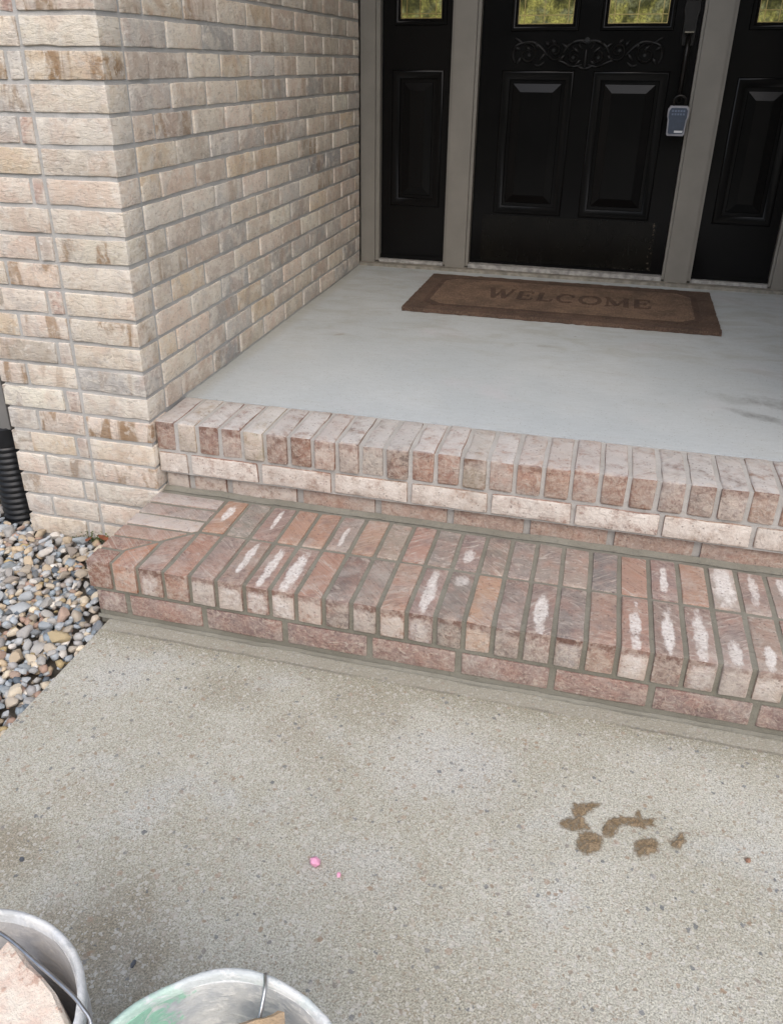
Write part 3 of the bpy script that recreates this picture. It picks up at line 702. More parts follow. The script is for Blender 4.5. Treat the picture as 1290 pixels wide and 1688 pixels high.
# carved scrolls
bm = bmesh.new()
def spiral(cx, cz, r0, r1, a0, turns, rad=.0042, tail=None):
    n = 26; pts = []
    for i in range(n+1):
        t = i/n; a = a0+turns*2*math.pi*t; r = r0+(r1-r0)*t
        pts.append((cx+r*math.cos(a), YF-.002, cz+r*math.sin(a)))
    rr = [rad*(.55+.45*math.sin(math.pi*min(1, .15+i/n))) for i in range(n+1)]
    add_tube(bm, pts, rr, 6)
    add_tube(bm, [(pts[-1][0], YF-.006, pts[-1][2]), (pts[-1][0], YF+.001, pts[-1][2])], .006, 8)
def arc(pts, rad=.0045):
    P = [Vector((p[0], YF-.002, p[1])) for p in pts]; out = []
    for i in range(len(P)-1):
        p0, p1, p2, p3 = P[max(i-1, 0)], P[i], P[i+1], P[min(i+2, len(P)-1)]
        for s in range(8):
            t = s/8; out.append(.5*((2*p1)+(p2-p0)*t+(2*p0-5*p1+4*p2-p3)*t*t+(3*p1-p0-3*p2+p3)*t**3))
    out.append(P[-1]); n = len(out)-1
    add_tube(bm, out, [rad*(.45+.75*math.sin(math.pi*(i/n))) for i in range(n+1)], 6)
zc = .902
for s in (-1, 1):
    S = lambda x: s*x
    sp = lambda cx, cz, r0, r1, a0, t, rad=.0042: spiral(S(cx), cz, r0, r1, a0 if s > 0 else math.pi-a0, t*s, rad)
    sp(.125, zc+.004, .036, .006, math.radians(200), 1.5, .0055)
    sp(.235, zc-.008, .042, .007, math.radians(60), 1.4, .0055)
    sp(.045, zc-.018, .026, .005, math.radians(90), -1.3)
    arc([(S(.012), zc-.045), (S(.05), zc-.052), (S(.09), zc-.036), (S(.11), zc-.030)])
    arc([(S(.0), zc+.042), (S(.04), zc+.040), (S(.075), zc+.022), (S(.09), zc-.004)], .006)
    arc([(S(.155), zc-.012), (S(.185), zc+.018), (S(.215), zc+.036), (S(.25), zc+.036)], .006)
    arc([(S(.25), zc+.036), (S(.285), zc+.022), (S(.295), zc-.012), (S(.285), zc-.040)], .006)
    arc([(S(.255), zc+.030), (S(.28), zc+.046), (S(.292), zc+.050)], .004)
    arc([(S(.205), zc-.045), (S(.185), zc-.050), (S(.165), zc-.036)], .004)
    arc([(S(.018), zc+.012), (S(.03), zc+.028), (S(.02), zc+.038), (S(.0), zc+.03)], .004)
arc([(-.03, zc-.050), (0, zc-.060), (.03, zc-.050)], .005); arc([(0, zc-.055), (0, zc-.02), (0, zc+.01)], .006)
add_tube(bm, [(0, YF-.008, zc+.044), (0, YF+.001, zc+.044)], .010, 10)
for s in (-1, 1):
    for (x, z, x2, z2, r_) in ((.07, .012, .10, .032, .008), (.085, -.012, .105, -.030, .007), (.15, .022, .165, .040, .008), (.165, -.006, .185, -.030, .007), (.195, .012, .205, .036, .008), (.262, -.02, .278, -.046, .008), (.268, .008, .292, .020, .008), (.03, .0, .055, .018, .007), (.02, -.03, .04, -.046, .007), (.225, .008, .245, .022, .007), (.125, .03, .14, .046, .007)):
        add_tube(bm, [(s*(x+(x2-x)*q), YF-.001, zc+z+(z2-z)*q) for q in (0, .3, .6, 1)], [r_*.35, r_, r_*.9, r_*.2], 6)
CARVE = mat_plain('black_carving_paint', (.0055, .0055, .0058), .42, .3, 60, .3, 0, .4)
link('carved_scroll', bm_mesh('carved_scroll', bm, True, 60), CARVE, door)
# handle set
hx = 1.205-dcx
bm = bmesh.new()
pr = [(-.020, .925), (-.024, .95), (-.024, 1.02), (-.030, 1.05), (-.024, 1.09), (-.026, 1.15), (-.010, 1.18), (0, 1.19)]
loop = [(x, z) for x, z in pr] + [(-x, z) for x, z in pr[::-1][1:]]
lo = [bm.verts.new((hx+x, YF-.008, z)) for x, z in loop]; hi = [bm.verts.new((hx+x*1.1, YF+.001, z)) for x, z in loop]
bm.faces.new(lo)
for i in range(len(loop)): bm.faces.new((lo[i], lo[(i+1) % len(loop)], hi[(i+1) % len(loop)], hi[i]))
hp = link('handle_plate', bm_mesh('handle_plate', bm, True, 40), BRONZE, door)
bm = bmesh.new()
gp = [(hx, YF-.006, .955), (hx, YF-.038, .945), (hx, YF-.052, .915), (hx, YF-.056, .87), (hx, YF-.054, .82), (hx, YF-.044, .775), (hx, YF-.020, .745), (hx, YF-.004, .735)]
add_tube(bm, gp, [.009, .010, .0095, .0085, .0085, .008, .0085, .011], 10)
link('pull_handle', bm_mesh('pull_handle', bm, True, 60), BRONZE, hp)
bm = bmesh.new(); add_box(bm, hx-.017, hx+.017, YF-.050, YF-.010, .968, .973); bevel_all(bm, .002)
link('thumb_latch', bm_mesh('thumb_latch', bm), mat_plain('worn_latch_metal', (.25, .23, .19), .3, .2, 60, 0, 1.0), hp)
bm = bmesh.new(); add_lathe(bm, [(.0, -.006), (.013, -.006), (.016, 0), (.016, .004)], 20); me = bm_mesh('boss', bm)
o = link('handle_base', me, BRONZE, hp); o.location = (hx, YF, .735); o.rotation_euler = (math.pi/2, 0, 0); o.rotation_euler[0] = -math.pi/2
bm = bmesh.new(); spd = [(hx-.010+.010*math.cos(a), YF-.010, 1.09+.010*math.sin(a)) for a in [i*.5 for i in range(13)]]; add_tube(bm, spd, .003, 6)
spd = [(hx+.010-.010*math.cos(a), YF-.010, 1.09+.010*math.sin(a)) for a in [i*.5 for i in range(13)]]; add_tube(bm, spd, .003, 6)
link('plate_scroll', bm_mesh('plate_scroll', bm), BRONZE, hp)
# lock box hung on the pull handle
lkx = 1.209
lk = thing('lock_box', 'small grey blue keypad lock box hanging from the door handle', 'lock box', dloc(lkx, -.031, .603), DA)
LKB = mat_plain('lockbox_blue_face', (.045, .062, .095), .45, .12, 60, .1); LKG = mat_plain('lockbox_grey_rim', (.30, .30, .33), .4, .15, 60, .1, .3)
bm = bmesh.new(); pl = [(-.030, 0), (.030, 0), (.034, .006), (.036, .058), (.040, .070), (.040, .098), (.032, .110), (-.032, .110), (-.040, .098), (-.040, .070), (-.036, .058), (-.034, .006)]
def plate(bm, pl, y0, y1, sc=1.0):
    cz = .055
    a = [bm.verts.new((x*sc, y0, cz+(z-cz)*sc)) for x, z in pl]; b = [bm.verts.new((x*sc, y1, cz+(z-cz)*sc)) for x, z in pl]
    bm.faces.new(a); bm.faces.new(b[::-1])
    for i in range(len(pl)): bm.faces.new((a[i], a[(i+1) % len(pl)], b[(i+1) % len(pl)], b[i]))
plate(bm, pl, -.012, .026); bevel_all(bm, .003)
link('case', bm_mesh('case', bm), LKG, lk)
bm = bmesh.new(); plate(bm, pl, -.0155, -.012, .86); bevel_all(bm, .0015)
link('face_cover', bm_mesh('face_cover', bm), LKB, lk)
KEYM = mat_plain('key_grey', (.13, .17, .25), .5, .1, 60, 0)
for r_ in range(2):
    for c_ in range(5):
        link('key', box_mesh('key', -.0245+c_*.0105, -.0245+c_*.0105+.007, -.018, -.0157, .076+r_*.012, .083+r_*.012, .0008, 1), KEYM, lk)
link('white_label', box_mesh('white_label', -.006, .026, -.0164, -.0156, .012, .020), mat_plain('label_white', (.62, .64, .66), .5, .05, 30, 0), lk)
bm = bmesh.new(); add_tube(bm, [(-.022, .006, .108), (-.022, .006, .128)]+[(-.022*math.cos(a), .006, .128+.018*math.sin(a)) for a in [math.pi*i/8 for i in range(1, 8)]]+[(.022, .006, .128), (.022, .006, .108)], .0045, 8)
link('shackle', bm_mesh('shackle', bm), BRONZE, lk)
# sidelights
def sidelight(x0, x1, label, panel, glass, vb):
    cx = (x0+x1)/2; t = thing('sidelight', label, 'sidelight', dloc(cx), DA, 'sidelights beside the front door')
    leaf_with_openings(x0, x1, .027, 2.15, [panel, glass], cx, t, 'sidelight_leaf')
    link('backing', box_mesh('backing', x0-cx, x1-cx, YF+.041, YF+.046, .027, 2.15), BLACK, t)
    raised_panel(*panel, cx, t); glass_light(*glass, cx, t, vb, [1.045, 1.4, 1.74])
    link('sweep', box_mesh('sweep', x0-cx, x1-cx, YF-.012, YF-.0006, .0275, .045, .003), BLACK, t)
sidelight(-.0385, .2705, 'black sidelight left of the front door, next to the brick wall', (.018, .224, .280, .822), (.040, .216, 1.027, 1.78), [.065, .122, .190])
sidelight(1.3695, 1.6785, 'black sidelight right of the front door, beside the lock box', (1.425, 1.630, .270, .803), (1.445, 1.610, 1.003, 1.78), [1.468, 1.52, 1.585])

# ------------------------------------------------------------------ rest of the house (mostly outside the picture)
bm = bmesh.new(); add_box(bm, -3.2, 4.5, -.25, 2.3, 2.86, 2.98)
structure(link('porch_ceiling', bm_mesh('porch_ceiling', bm, False), mat_plain('soffit_paint', (.55, .53, .49), .7, .05, 5, .1)))
bm = bmesh.new(); add_box(bm, -.125, 1.78, 2.0, 2.12, 2.262, 2.859)
o = structure(link('wall_above_door', bm_mesh('wall_above_door', bm, False), FARB))
bm = bmesh.new(); add_box(bm, 1.752, 2.25, YP, 1.94, -.46, 2.859)
structure(link('wall_right', bm_mesh('wall_right', bm, False), FARB))
bm = bmesh.new(); add_box(bm, -3.2, -.562, 1.75, 1.95, -.46, 2.859)
structure(link('wall_left', bm_mesh('wall_left', bm, False), FARB))
bm = bmesh.new(); add_box(bm, -3.2, 4.5, 2.31, 2.40, -.46, 2.98)
structure(link('wall_back', bm_mesh('wall_back', bm, False), FARB))

# unseen shrubs added behind the camera to darken door reflections and shade the porch
bm = bmesh.new()
RT = random.Random(5)
for i in range(46):
    cx_, cy_, rr = -34+i*1.5, -19+RT.uniform(-3, 3), RT.uniform(1.6, 3.0)
    hh = RT.uniform(1.0, 4.2)
    for _ in range(60):
        d = Vector((RT.gauss(0, 1), RT.gauss(0, 1), RT.gauss(0, 1))).normalized(); p = Vector((cx_, cy_, hh))+Vector((d.x*rr, d.y*rr, d.z*rr*1.3))
        if p.z < -.3: continue
        a = Vector((RT.gauss(0, 1), RT.gauss(0, 1), RT.gauss(0, 1))).normalized()*.75; b_ = a.cross(d).normalized()*.6
        bm.faces.new([bm.verts.new(q) for q in (p-a, p-b_, p+a, p+b_)])
o = link('added_shrub_screen', bm_mesh('added_shrub_screen', bm, False), mat_plain('added_screen_foliage', (.055, .075, .03), .8, .4, 2, .2)); o['kind'] = 'stuff'; o['label'] = 'unseen shrubs and trees added for dark reflections in the door'

# ------------------------------------------------------------------ gravel
PEB_PAL = [(.42, .33, .22)]*5+[(.52, .45, .34)]*4+[(.30, .295, .28)]*5+[(.21, .25, .28)]*5+[(.32, .35, .37)]*8+[(.33, .285, .225)]*4+[(.38, .39, .39)]*3+[(.085, .105, .125)]*2+[(.31, .21, .16)]*4+[(.56, .53, .48)]*3+[(.35, .27, .14)]*2+[(.34, .33, .32)]*4+[(.22, .19, .165)]*3
def pebble_bm(seed, sub=2):
    bm = bmesh.new(); bmesh.ops.create_icosphere(bm, subdivisions=sub, radius=1)
    o = Vector((seed*5.3, seed*2.1, seed*9.7)); sc = Vector((1, R.uniform(.62, .88), R.uniform(.42, .66)))
    for v in bm.verts:
        d = v.co.normalized(); f = 1+.26*mnoise.noise(d*1.1+o)+.10*mnoise.noise(d*2.6+o)
        # flatten a few sides like broken river stone
        v.co = d*f
        for q in range(6):
            nrm = Vector((math.sin(seed*3+q*2.1), math.cos(seed*5+q*1.7), math.sin(seed*2+q)*.7)).normalized(); h = v.co.dot(nrm)
            if h > .60: v.co -= nrm*(h-.60)*.92
        v.co = Vector((v.co.x*sc.x, v.co.y*sc.y, v.co.z*sc.z))
    return bm
PMESH = [bm_mesh('pebble', pebble_bm(i+1), True, 42) for i in range(18)]
gb = bmesh.new(); add_box(gb, -2.2, -.079, -3.0, 1.75, -.50, -.425)
grav = structure(link('gravel_bed', bm_mesh('gravel_bed', gb, False), mat_plain('gravel_soil', (.12, .105, .085), .95, .4, 40, .6)))
def in_bed(x, y, r=0.0):
    if x > -.090-r*.45: return False
    if y > YL-.01 and x > XL[0]-r*.85: return False
    if y > YP-.004-r*.7 and x > -.565-r*.5: return False
    if (x+.648)**2+(y-.05)**2 < (.052+r*.7)**2: return False
    return True
def vis(x, y): # left edge of the picture on the ground
    t = (y+.762)/(1.229+.762); return x > -.102-1.53*t-.10
cand = []
R2 = random.Random(21)
tries = 0
while len(cand) < 300 and tries < 60000:
    tries += 1
    x, y = R2.uniform(-.95, -.085), R2.uniform(-.86, .35)
    if not vis(x, y): continue
    r = R2.choice([.0105, .012, .014, .0155, .017, .019, .0215, .024])
    if not in_bed(x, y, r): continue
    if any((x-a)**2+(y-b)**2 < (.70*(r+q))**2 for a, b, q in cand): continue
    cand.append((x, y, r))
for x, y, r in cand:
    o = link('pebble', R2.choice(PMESH), PEB, grav)
    edge = max(0, min(1, (-.10-x)/.05)) if y < YL else 1
    z = -.390-.007*(1-edge)+R2.uniform(-.007, .007)
    s = r*R2.uniform(1.05, 1.25)
    o.location = (x, y, z); o.scale = (s, s, s*R2.uniform(.9, 1.15)); o.rotation_euler = (R2.uniform(-.5, .5), R2.uniform(-.5, .5), R2.uniform(0, 6.28))
    t = R2.uniform(.95, 1.4); c = R2.choice(PEB_PAL); o.color = (c[0]*t, c[1]*t, c[2]*t, 1)
# the stones underneath and farther off: one mass
bmb = bmesh.new(); tone = bmb.verts.layers.float_color.new('tone')
tmpl = []
for i in range(6):
    b = pebble_bm(i+40, 1); b.verts.ensure_lookup_table(); tmpl.append(([v.co.copy() for v in b.verts], [[v.index for v in f.verts] for f in b.faces])); b.free()
def bulk(x, y, z, r):
    vs_, fs = R2.choice(tmpl); m = Matrix.Translation((x, y, z)) @ Euler((R2.uniform(-.6, .6), R2.uniform(-.6, .6), R2.uniform(0, 6.28))).to_matrix().to_4x4() @ Matrix.Scale(r*1.15, 4)
    c = R2.choice(PEB_PAL); t = R2.uniform(1.0, 1.5); col = (c[0]*t, c[1]*t, c[2]*t, 1)
    vv = []
    for co in vs_:
        v = bmb.verts.new(m @ co); v[tone] = col; vv.append(v)
    for f in fs: bmb.faces.new([vv[i] for i in f])
for _ in range(5200):
    x, y = R2.uniform(-1.0, -.085), R2.uniform(-.95, .5); r = R2.choice([.009, .012, .015, .018])
    if in_bed(x, y, r): bulk(x, y, -.3985+R2.uniform(-.010, .005), r)
for _ in range(2200):
    x, y = R2.uniform(-2.1, -.085), R2.uniform(-2.6, 1.7); r = R2.choice([.012, .016, .02, .024])
    if in_bed(x, y, r) and not (vis(x, y) and x > -.95 and -.86 < y < .35): bulk(x, y, -.404+R2.uniform(-.010, .012), r)
o = link('loose_gravel', bm_mesh('loose_gravel', bmb, True, 80), PEBB); o['kind'] = 'stuff'; o['label'] = 'mixed small river gravel between the larger pebbles'

# ------------------------------------------------------------------ downspout and drain pipe
GUT = mat_plain('grey_downspout', (.20, .195, .185), .45, .08, 12, .1)
ds = thing('downspout', 'grey rectangular downspout beside the brick pillar feeding a black pipe', 'downspout', (-.63, .05, -.42))
bm = bmesh.new(); add_box(bm, -.036, .034, -.03, .03, .33, 3.2); bevel_all(bm, .008)
link('spout', bm_mesh('spout', bm), GUT, ds)
bm = bmesh.new(); prof = []
z = -.01
while z < .27:
    for dz, r in ((0, .046), (.006, .0515), (.012, .0515), (.017, .046)): prof.append((r, z+dz))
    z += .019
prof += [(.050, z), (.052, z+.01), (.052, z+.055), (.047, z+.058), (.044, z+.05)]
add_lathe(bm, prof, 32, (-.016, 0))
link('corrugated_pipe', bm_mesh('corrugated_pipe', bm, True, 50), mat_plain('black_polyethylene', (.012, .013, .015), .38, .2, 20, .1), ds)

# ------------------------------------------------------------------ moss, leaves
bm = bmesh.new()
for _ in range(260):
    a = R2.gauss(-.345, .030); h = abs(R2.gauss(0, .010)); y = YP-.004-R2.random()*.012; s = R2.uniform(.003, .006)
    c = Vector((a, y, -.402+h*1.4)); d = Vector((R2.uniform(-1, 1), R2.uniform(-1, .2), R2.uniform(.2, 1))).normalized()*s; e = d.orthogonal().normalized()*s*.45
    bm.faces.new([bm.verts.new(p) for p in (c-e, c+e, c+d+e*.3, c+d-e*.3)])
o = link('moss', bm_mesh('moss', bm, False), mat_plain('moss_green', (.105, .135, .045), .95, .4, 60, .3)); o['kind'] = 'stuff'; o['label'] = 'green moss at the foot of the brick pillar'
LEAF = mat_plain('dry_leaf', (.20, .065, .030), .8, .35, 50, .3)
def leaf(x, y, z, s, rz, tilt, label):
    bm = bmesh.new(); n = 7; L_, C_, R_ = [], [], []
    for i in range(n):
        t = i/(n-1); w = math.sin(math.pi*t**.8)*.42*s; zz = .12*s*math.sin(3*t)
        L_.append(bm.verts.new((-w, (t-.5)*2*s, zz+.10*s*(1+.5*math.sin(9*t))*w/s*2))); C_.append(bm.verts.new((0, (t-.5)*2*s, zz))); R_.append(bm.verts.new((w, (t-.5)*2*s, zz+.12*s*w/s*2)))
    for i in range(n-1):
        bm.faces.new((L_[i], C_[i], C_[i+1], L_[i+1])); bm.faces.new((C_[i], R_[i], R_[i+1], C_[i+1]))
    bmesh.ops.remove_doubles(bm, verts=bm.verts[:], dist=1e-5)
    r = bmesh.ops.solidify(bm, geom=bm.faces[:], thickness=.0006)
    o = link('dead_leaf', bm_mesh('dead_leaf', bm, True, 60), LEAF, None, (x, y, z), (tilt, tilt*.6, rz)); tag(o, label, 'leaf')
leaf(-.310, -.035, -.376, .024, 1.3, .15, 'rust red dead leaf on the pebbles right under the mossy pillar foot')
leaf(-.345, -.052, -.375, .019, .2, -.2, 'curled red brown dead leaf lying left of the larger leaf by the pillar')
leaf(-.282, -.045, -.377, .016, 2.3, .2, 'smallest red brown dead leaf, nearest the step, by the pillar foot')

# ------------------------------------------------------------------ door mat
MX0, MX1, MY0, MY1 = .262, 1.430, 1.245, 1.835
mt = thing('door_mat', 'brown coir welcome mat with dark border lying before the door', 'door mat', ((MX0+MX1)/2, (MY0+MY1)/2, -.002), math.radians(-.8))
hw, hd = (MX1-MX0)/2, (MY1-MY0)/2
COIR = mat_mat('coir_brown', (.225, .142, .094), (.315, .205, .138)); COIRD = mat_mat('coir_border', (.14, .085, .058), (.195, .122, .085)); COIRK = mat_mat('coir_dark', (.105, .060, .042), (.155, .094, .065))
def fuzzy_box(name, x0, x1, y0, y1, z0, z1, mat, par, cuts=40, amp=.0022):
    bm = bmesh.new(); add_box(bm, x0, x1, y0, y1, z0, z1)
    bmesh.ops.subdivide_edges(bm, edges=[e for e in bm.edges if e.calc_length() > .05], cuts=cuts, use_grid_fill=True)
    for v in bm.verts:
        v.co += Vector((mnoise.noise(v.co*70), mnoise.noise(v.co*70+Vector((9, 0, 0))), .6*mnoise.noise(v.co*55+Vector((0, 9, 0)))))*amp
    return link(name, bm_mesh(name, bm, True, 70), mat, par)
fuzzy_box('mat_border', -hw, hw, -hd, hd, .001, .0165, COIRD, mt, 60, .0050)
def octo(ins, c): 
    x, y = hw-ins, hd-ins; return [(-x+c, -y), (x-c, -y), (x, -y+c), (x, y-c), (x-c, y), (-x+c, y), (-x, y-c), (-x, -y+c)]
def octo_plate(name, ins, c, z0, z1, mat):
    bm = bmesh.new(); a = [bm.verts.new((x, y, z0)) for x, y in octo(ins, c)]; b = [bm.verts.new((x, y, z1)) for x, y in octo(ins, c)]
    bm.faces.new(b); bm.faces.new(a[::-1])
    for i in range(8): bm.faces.new((a[i], a[(i+1) % 8], b[(i+1) % 8], b[i]))
    bmesh.ops.subdivide_edges(bm, edges=[e for e in bm.edges if e.calc_length() > .05], cuts=30)
    for v in bm.verts: v.co += Vector((mnoise.noise(v.co*60), mnoise.noise(v.co*60+Vector((5, 5, 0))), 0))*.0035
    return link(name, bm_mesh(name, bm, False), mat, mt)
octo_plate('border_groove', .060, .055, .004, .0192, COIRK)
octo_plate('mat_field', .084, .050, .004, .0212, COIR)
# WELCOME in wide serif capitals, dark pile level with the field
LH = .150
def letter(strokes, x0, w, h, y0):
    bm = bmesh.new()
    def seg(a, b, t):
        a, b = Vector((x0+a[0]*w, y0+a[1]*h, 0)), Vector((x0+b[0]*w, y0+b[1]*h, 0)); d = (b-a).normalized(); n = Vector((-d.y, d.x, 0))*t/2
        lo = [bm.verts.new(p+Vector((0, 0, .006))) for p in (a-n, b-n, b+n, a+n)]; hi = [bm.verts.new(p+Vector((0, 0, .0228))) for p in (a-n, b-n, b+n, a+n)]
        bm.faces.new(hi); bm.faces.new(lo[::-1])
        for i in range(4): bm.faces.new((lo[i], lo[(i+1) % 4], hi[(i+1) % 4], hi[i]))
    k = 0
    for s in strokes:
        for p, q in zip(s[0], s[0][1:]): seg(p, q, s[1]); k += 1
    for i, v in enumerate(bm.verts):
        v.co.z += .0004*((i//8) % 5)
        v.co += Vector((mnoise.noise(v.co*90), mnoise.noise(v.co*90+Vector((3, 0, 0))), 0))*.0015
    return link('letter', bm_mesh('letter', bm, False), COIRK, mt)
TH, TN = .020, .010
def circ(cx, cy, rx, ry, a0, a1, n=16): return [(cx+rx*math.cos(a0+(a1-a0)*i/n), cy+ry*math.sin(a0+(a1-a0)*i/n)) for i in range(n+1)]
ser = lambda x, y, w=.3: ([(x-w/2, y), (x+w/2, y)], TN)
Wl = [([(.08, 1), (.30, 0)], TH), ([(.30, 0), (.50, .9)], TN), ([(.50, .9), (.70, 0)], TH), ([(.70, 0), (.93, 1)], TN), ser(.08, 1, .22), ser(.5, .95, .16), ser(.92, 1, .2)]
El = [([(.22, 0), (.22, 1)], TH), ([(.08, 1), (.88, 1), (.90, .8)], TN), ([(.08, 0), (.90, 0), (.94, .22)], TN), ([(.22, .52), (.68, .52)], TN), ([(.68, .40), (.68, .64)], TN)]
Ll = [([(.25, 0), (.25, 1)], TH), ser(.25, 1, .34), ([(.08, 0), (.90, 0), (.94, .25)], TN)]
Cl = [(circ(.52, .5, .42, .5, math.radians(48), math.radians(312)), .015), ([(.84, .70), (.84, .96)], TN)]
Ol = [(circ(.5, .5, .44, .5, 0, 2*math.pi, 22), .016)]
Ml = [([(.14, 0), (.14, 1)], TN), ([(.14, 1), (.5, .08)], TH), ([(.5, .08), (.86, 1)], TN), ([(.86, 1), (.86, 0)], TH), ser(.10, 1, .18), ser(.14, 0, .2), ser(.9, 1, .18), ser(.86, 0, .22)]
xx = -.292
for nm, st, w, h in (('W', Wl, .104, .150), ('E', El, .068, .125), ('L', Ll, .066, .125), ('C', Cl, .078, .125), ('O', Ol, .085, .125), ('M', Ml, .097, .125), ('E', El, .068, .125)):
    letter(st, xx, w, h, -.075 if nm == 'W' else -.068); xx += w+.012

# ------------------------------------------------------------------ mortar splashes and chalk on the path
def mat_mud():
    k = NT('damp_mortar_crumbs', .9); v = k.obj(); n1 = k.noise(v, 55, 4, .7); f = k.noise(v, 330, 3, .8)
    c = k.mix(k.ss(n1, .35, .65), (.215, .150, .080), (.33, .245, .15))
    c = k.mix(1.0, c, k.mix(k.ss(f, .25, .75), (.55, .55, .55), (1.5, 1.5, 1.5)), 'MULTIPLY')
    fd = k.attr('fade', 'GEOMETRY').outputs['Fac']
    al = k.ss(k.math('ADD', k.math('MULTIPLY', fd, 1.15), k.math('MULTIPLY', k.math('SUBTRACT', k.noise(v, 120, 4, .75), .5), 1.2)), .18, .80)
    k.put(k.p.inputs['Alpha'], k.math('MULTIPLY', al, k.math('ADD', .55, k.math('MULTIPLY', k.ss(k.noise(v, 90, 4, .75), .35, .6), .40))))
    return k.out(c, None, k.bump(k.math('ADD', f, n1), .9, .004))
MUD = mat_mud()
SPL = [([(1.0314, -.6954), (1.0549, -.671), (1.0537, -.6472), (1.072, -.6378), (1.1004, -.6314), (1.0866, -.6481), (1.0742, -.6657), (1.0737, -.6797), (1.0848, -.6916), (1.0671, -.7019), (1.046, -.705)], 'brown hook shaped mortar splash farthest left on the concrete path'),
       ([(1.0706, -.7076), (1.0883, -.6988), (1.1064, -.7044), (1.1008, -.732), (1.0797, -.7506), (1.0667, -.7388)], 'round brown mortar splash just below the hook shaped one'),
       ([(1.1073, -.6976), (1.1173, -.6635), (1.1407, -.6501), (1.1621, -.6484), (1.1699, -.6295), (1.1782, -.644), (1.1973, -.6415), (1.1937, -.6562), (1.1756, -.6653), (1.1567, -.6637), (1.1355, -.6723), (1.1251, -.6966)], 'long wavy brown mortar splash in the middle of the group on the path'),
       ([(1.1614, -.7154), (1.172, -.6943), (1.1929, -.6833), (1.2019, -.6939), (1.1921, -.7133), (1.1714, -.7291)], 'oval brown mortar splash below the right end of the wavy one'),
       ([(1.2198, -.6811), (1.2324, -.675), (1.2426, -.659), (1.2484, -.6654), (1.2432, -.6838), (1.2304, -.6938)], 'smallest brown mortar splash, farthest right on the concrete path')]
for idx, (pl, lab) in enumerate(SPL):
    fine = []
    n = len(pl)
    for i in range(n):
        p0, p1, p2, p3 = (Vector((*pl[(i+q) % n], 0)) for q in (-1, 0, 1, 2))
        for s in range(9):
            t = s/9; fine.append(.5*((2*p1)+(p2-p0)*t+(2*p0-5*p1+4*p2-p3)*t*t+(3*p1-p0-3*p2+p3)*t**3))
    fine = [p+.0055*mnoise.noise_vector(p*95+Vector((idx, 0, 0))) for p in fine]
    poly = [(p.x, p.y) for p in fine]; n = len(poly)
    cxm = sum(p[0] for p in poly)/n; cym = sum(p[1] for p in poly)/n
    def sdist(x, y):
        ins = False; d = 9.0
        for a in range(n):
            (xa, ya), (xb, yb) = poly[a], poly[(a+1) % n]
            if (ya > y) != (yb > y) and x < (xb-xa)*(y-ya)/(yb-ya)+xa: ins = not ins
            l2 = (xb-xa)**2+(yb-ya)**2 or 1e-12; t = max(0, min(1, ((x-xa)*(xb-xa)+(y-ya)*(yb-ya))/l2))
            d = min(d, math.hypot(x-xa-t*(xb-xa), y-ya-t*(yb-ya)))
        return d if ins else -d
    st = .0026; bm = bmesh.new(); fl_ = bm.verts.layers.float.new('fade'); grid = {}
    xa, xb = min(p[0] for p in poly)-.010, max(p[0] for p in poly)+.008; ya, yb = min(p[1] for p in poly)-.008, max(p[1] for p in poly)+.008
    for gi in range(int((xb-xa)/st)+1):
        for gj in range(int((yb-ya)/st)+1):
            x, y = xa+gi*st, ya+gj*st; d = sdist(x, y)
            if d > -.0085:
                f_ = max(0.0, min(1.0, (d+.0075)/.0165)); v = bm.verts.new((x-cxm, y-cym, .0005+.0022*f_+.0010*f_*mnoise.noise(Vector((x*120, y*120, idx))))); v[fl_] = f_; grid[gi, gj] = v
    for (gi, gj), v in list(grid.items()):
        q = [grid.get(k_) for k_ in ((gi, gj), (gi+1, gj), (gi+1, gj+1), (gi, gj+1))]
        if all(q): bm.faces.new(q)
    o = link('mortar_splash', bm_mesh('mortar_splash', bm, True, 80), MUD, None, (cxm, cym, GZ)); tag(o, lab, 'mortar splash', 'mortar splashes on the path')
PINK = mat_plain('pink_chalk', (.85, .40, .56), .9, .12, 90, .4)
def chunk(name, x, y, z, r, mat, lab, cat, seed, sc=(1, .85, .75), group=None, sub=1):
    bm = bmesh.new(); bmesh.ops.create_icosphere(bm, subdivisions=sub, radius=r)
    for v in bm.verts:
        d = v.co.normalized(); v.co *= 1+.3*mnoise.noise(d*1.6+Vector((seed, 0, 0)))+.1*mnoise.noise(d*4+Vector((0, seed, 0)))
        v.co = Vector((v.co.x*sc[0], v.co.y*sc[1], v.co.z*sc[2]))
    return tag(link(name, bm_mesh(name, bm, True, 35), mat, None, (x, y, z), (0, 0, seed)), lab, cat, group)
chunk('chalk_piece', .6325, -.8915, GZ+.006, .0115, PINK, 'larger lump of pink chalk on the concrete path', 'chalk', 3)
chunk('chalk_piece', .6775, -.902, GZ+.002, .0052, PINK, 'tiny pink chalk crumb right of the larger lump', 'chalk', 5)
DK = mat_plain('dark_stone', (.10, .11, .125), .8, .3, 80, .3); RB = mat_plain('red_stone', (.27, .15, .10), .85, .3, 80, .3)
chunk('stone_chip', 1.351, -.688, GZ+.002, .0055, RB, 'red brown stone chip right of the mortar splashes', 'stone', 7)
chunk('stone_chip', .142, -1.018, GZ+.0015, .0055, DK, 'dark stone chip at the left edge of the path, above the buckets', 'stone', 9)
chunk('stone_chip', .4217, -1.1304, GZ+.0015, .0058, DK, 'dark oblong stone chip between the two buckets', 'stone', 11, (1.4, .6, .6))

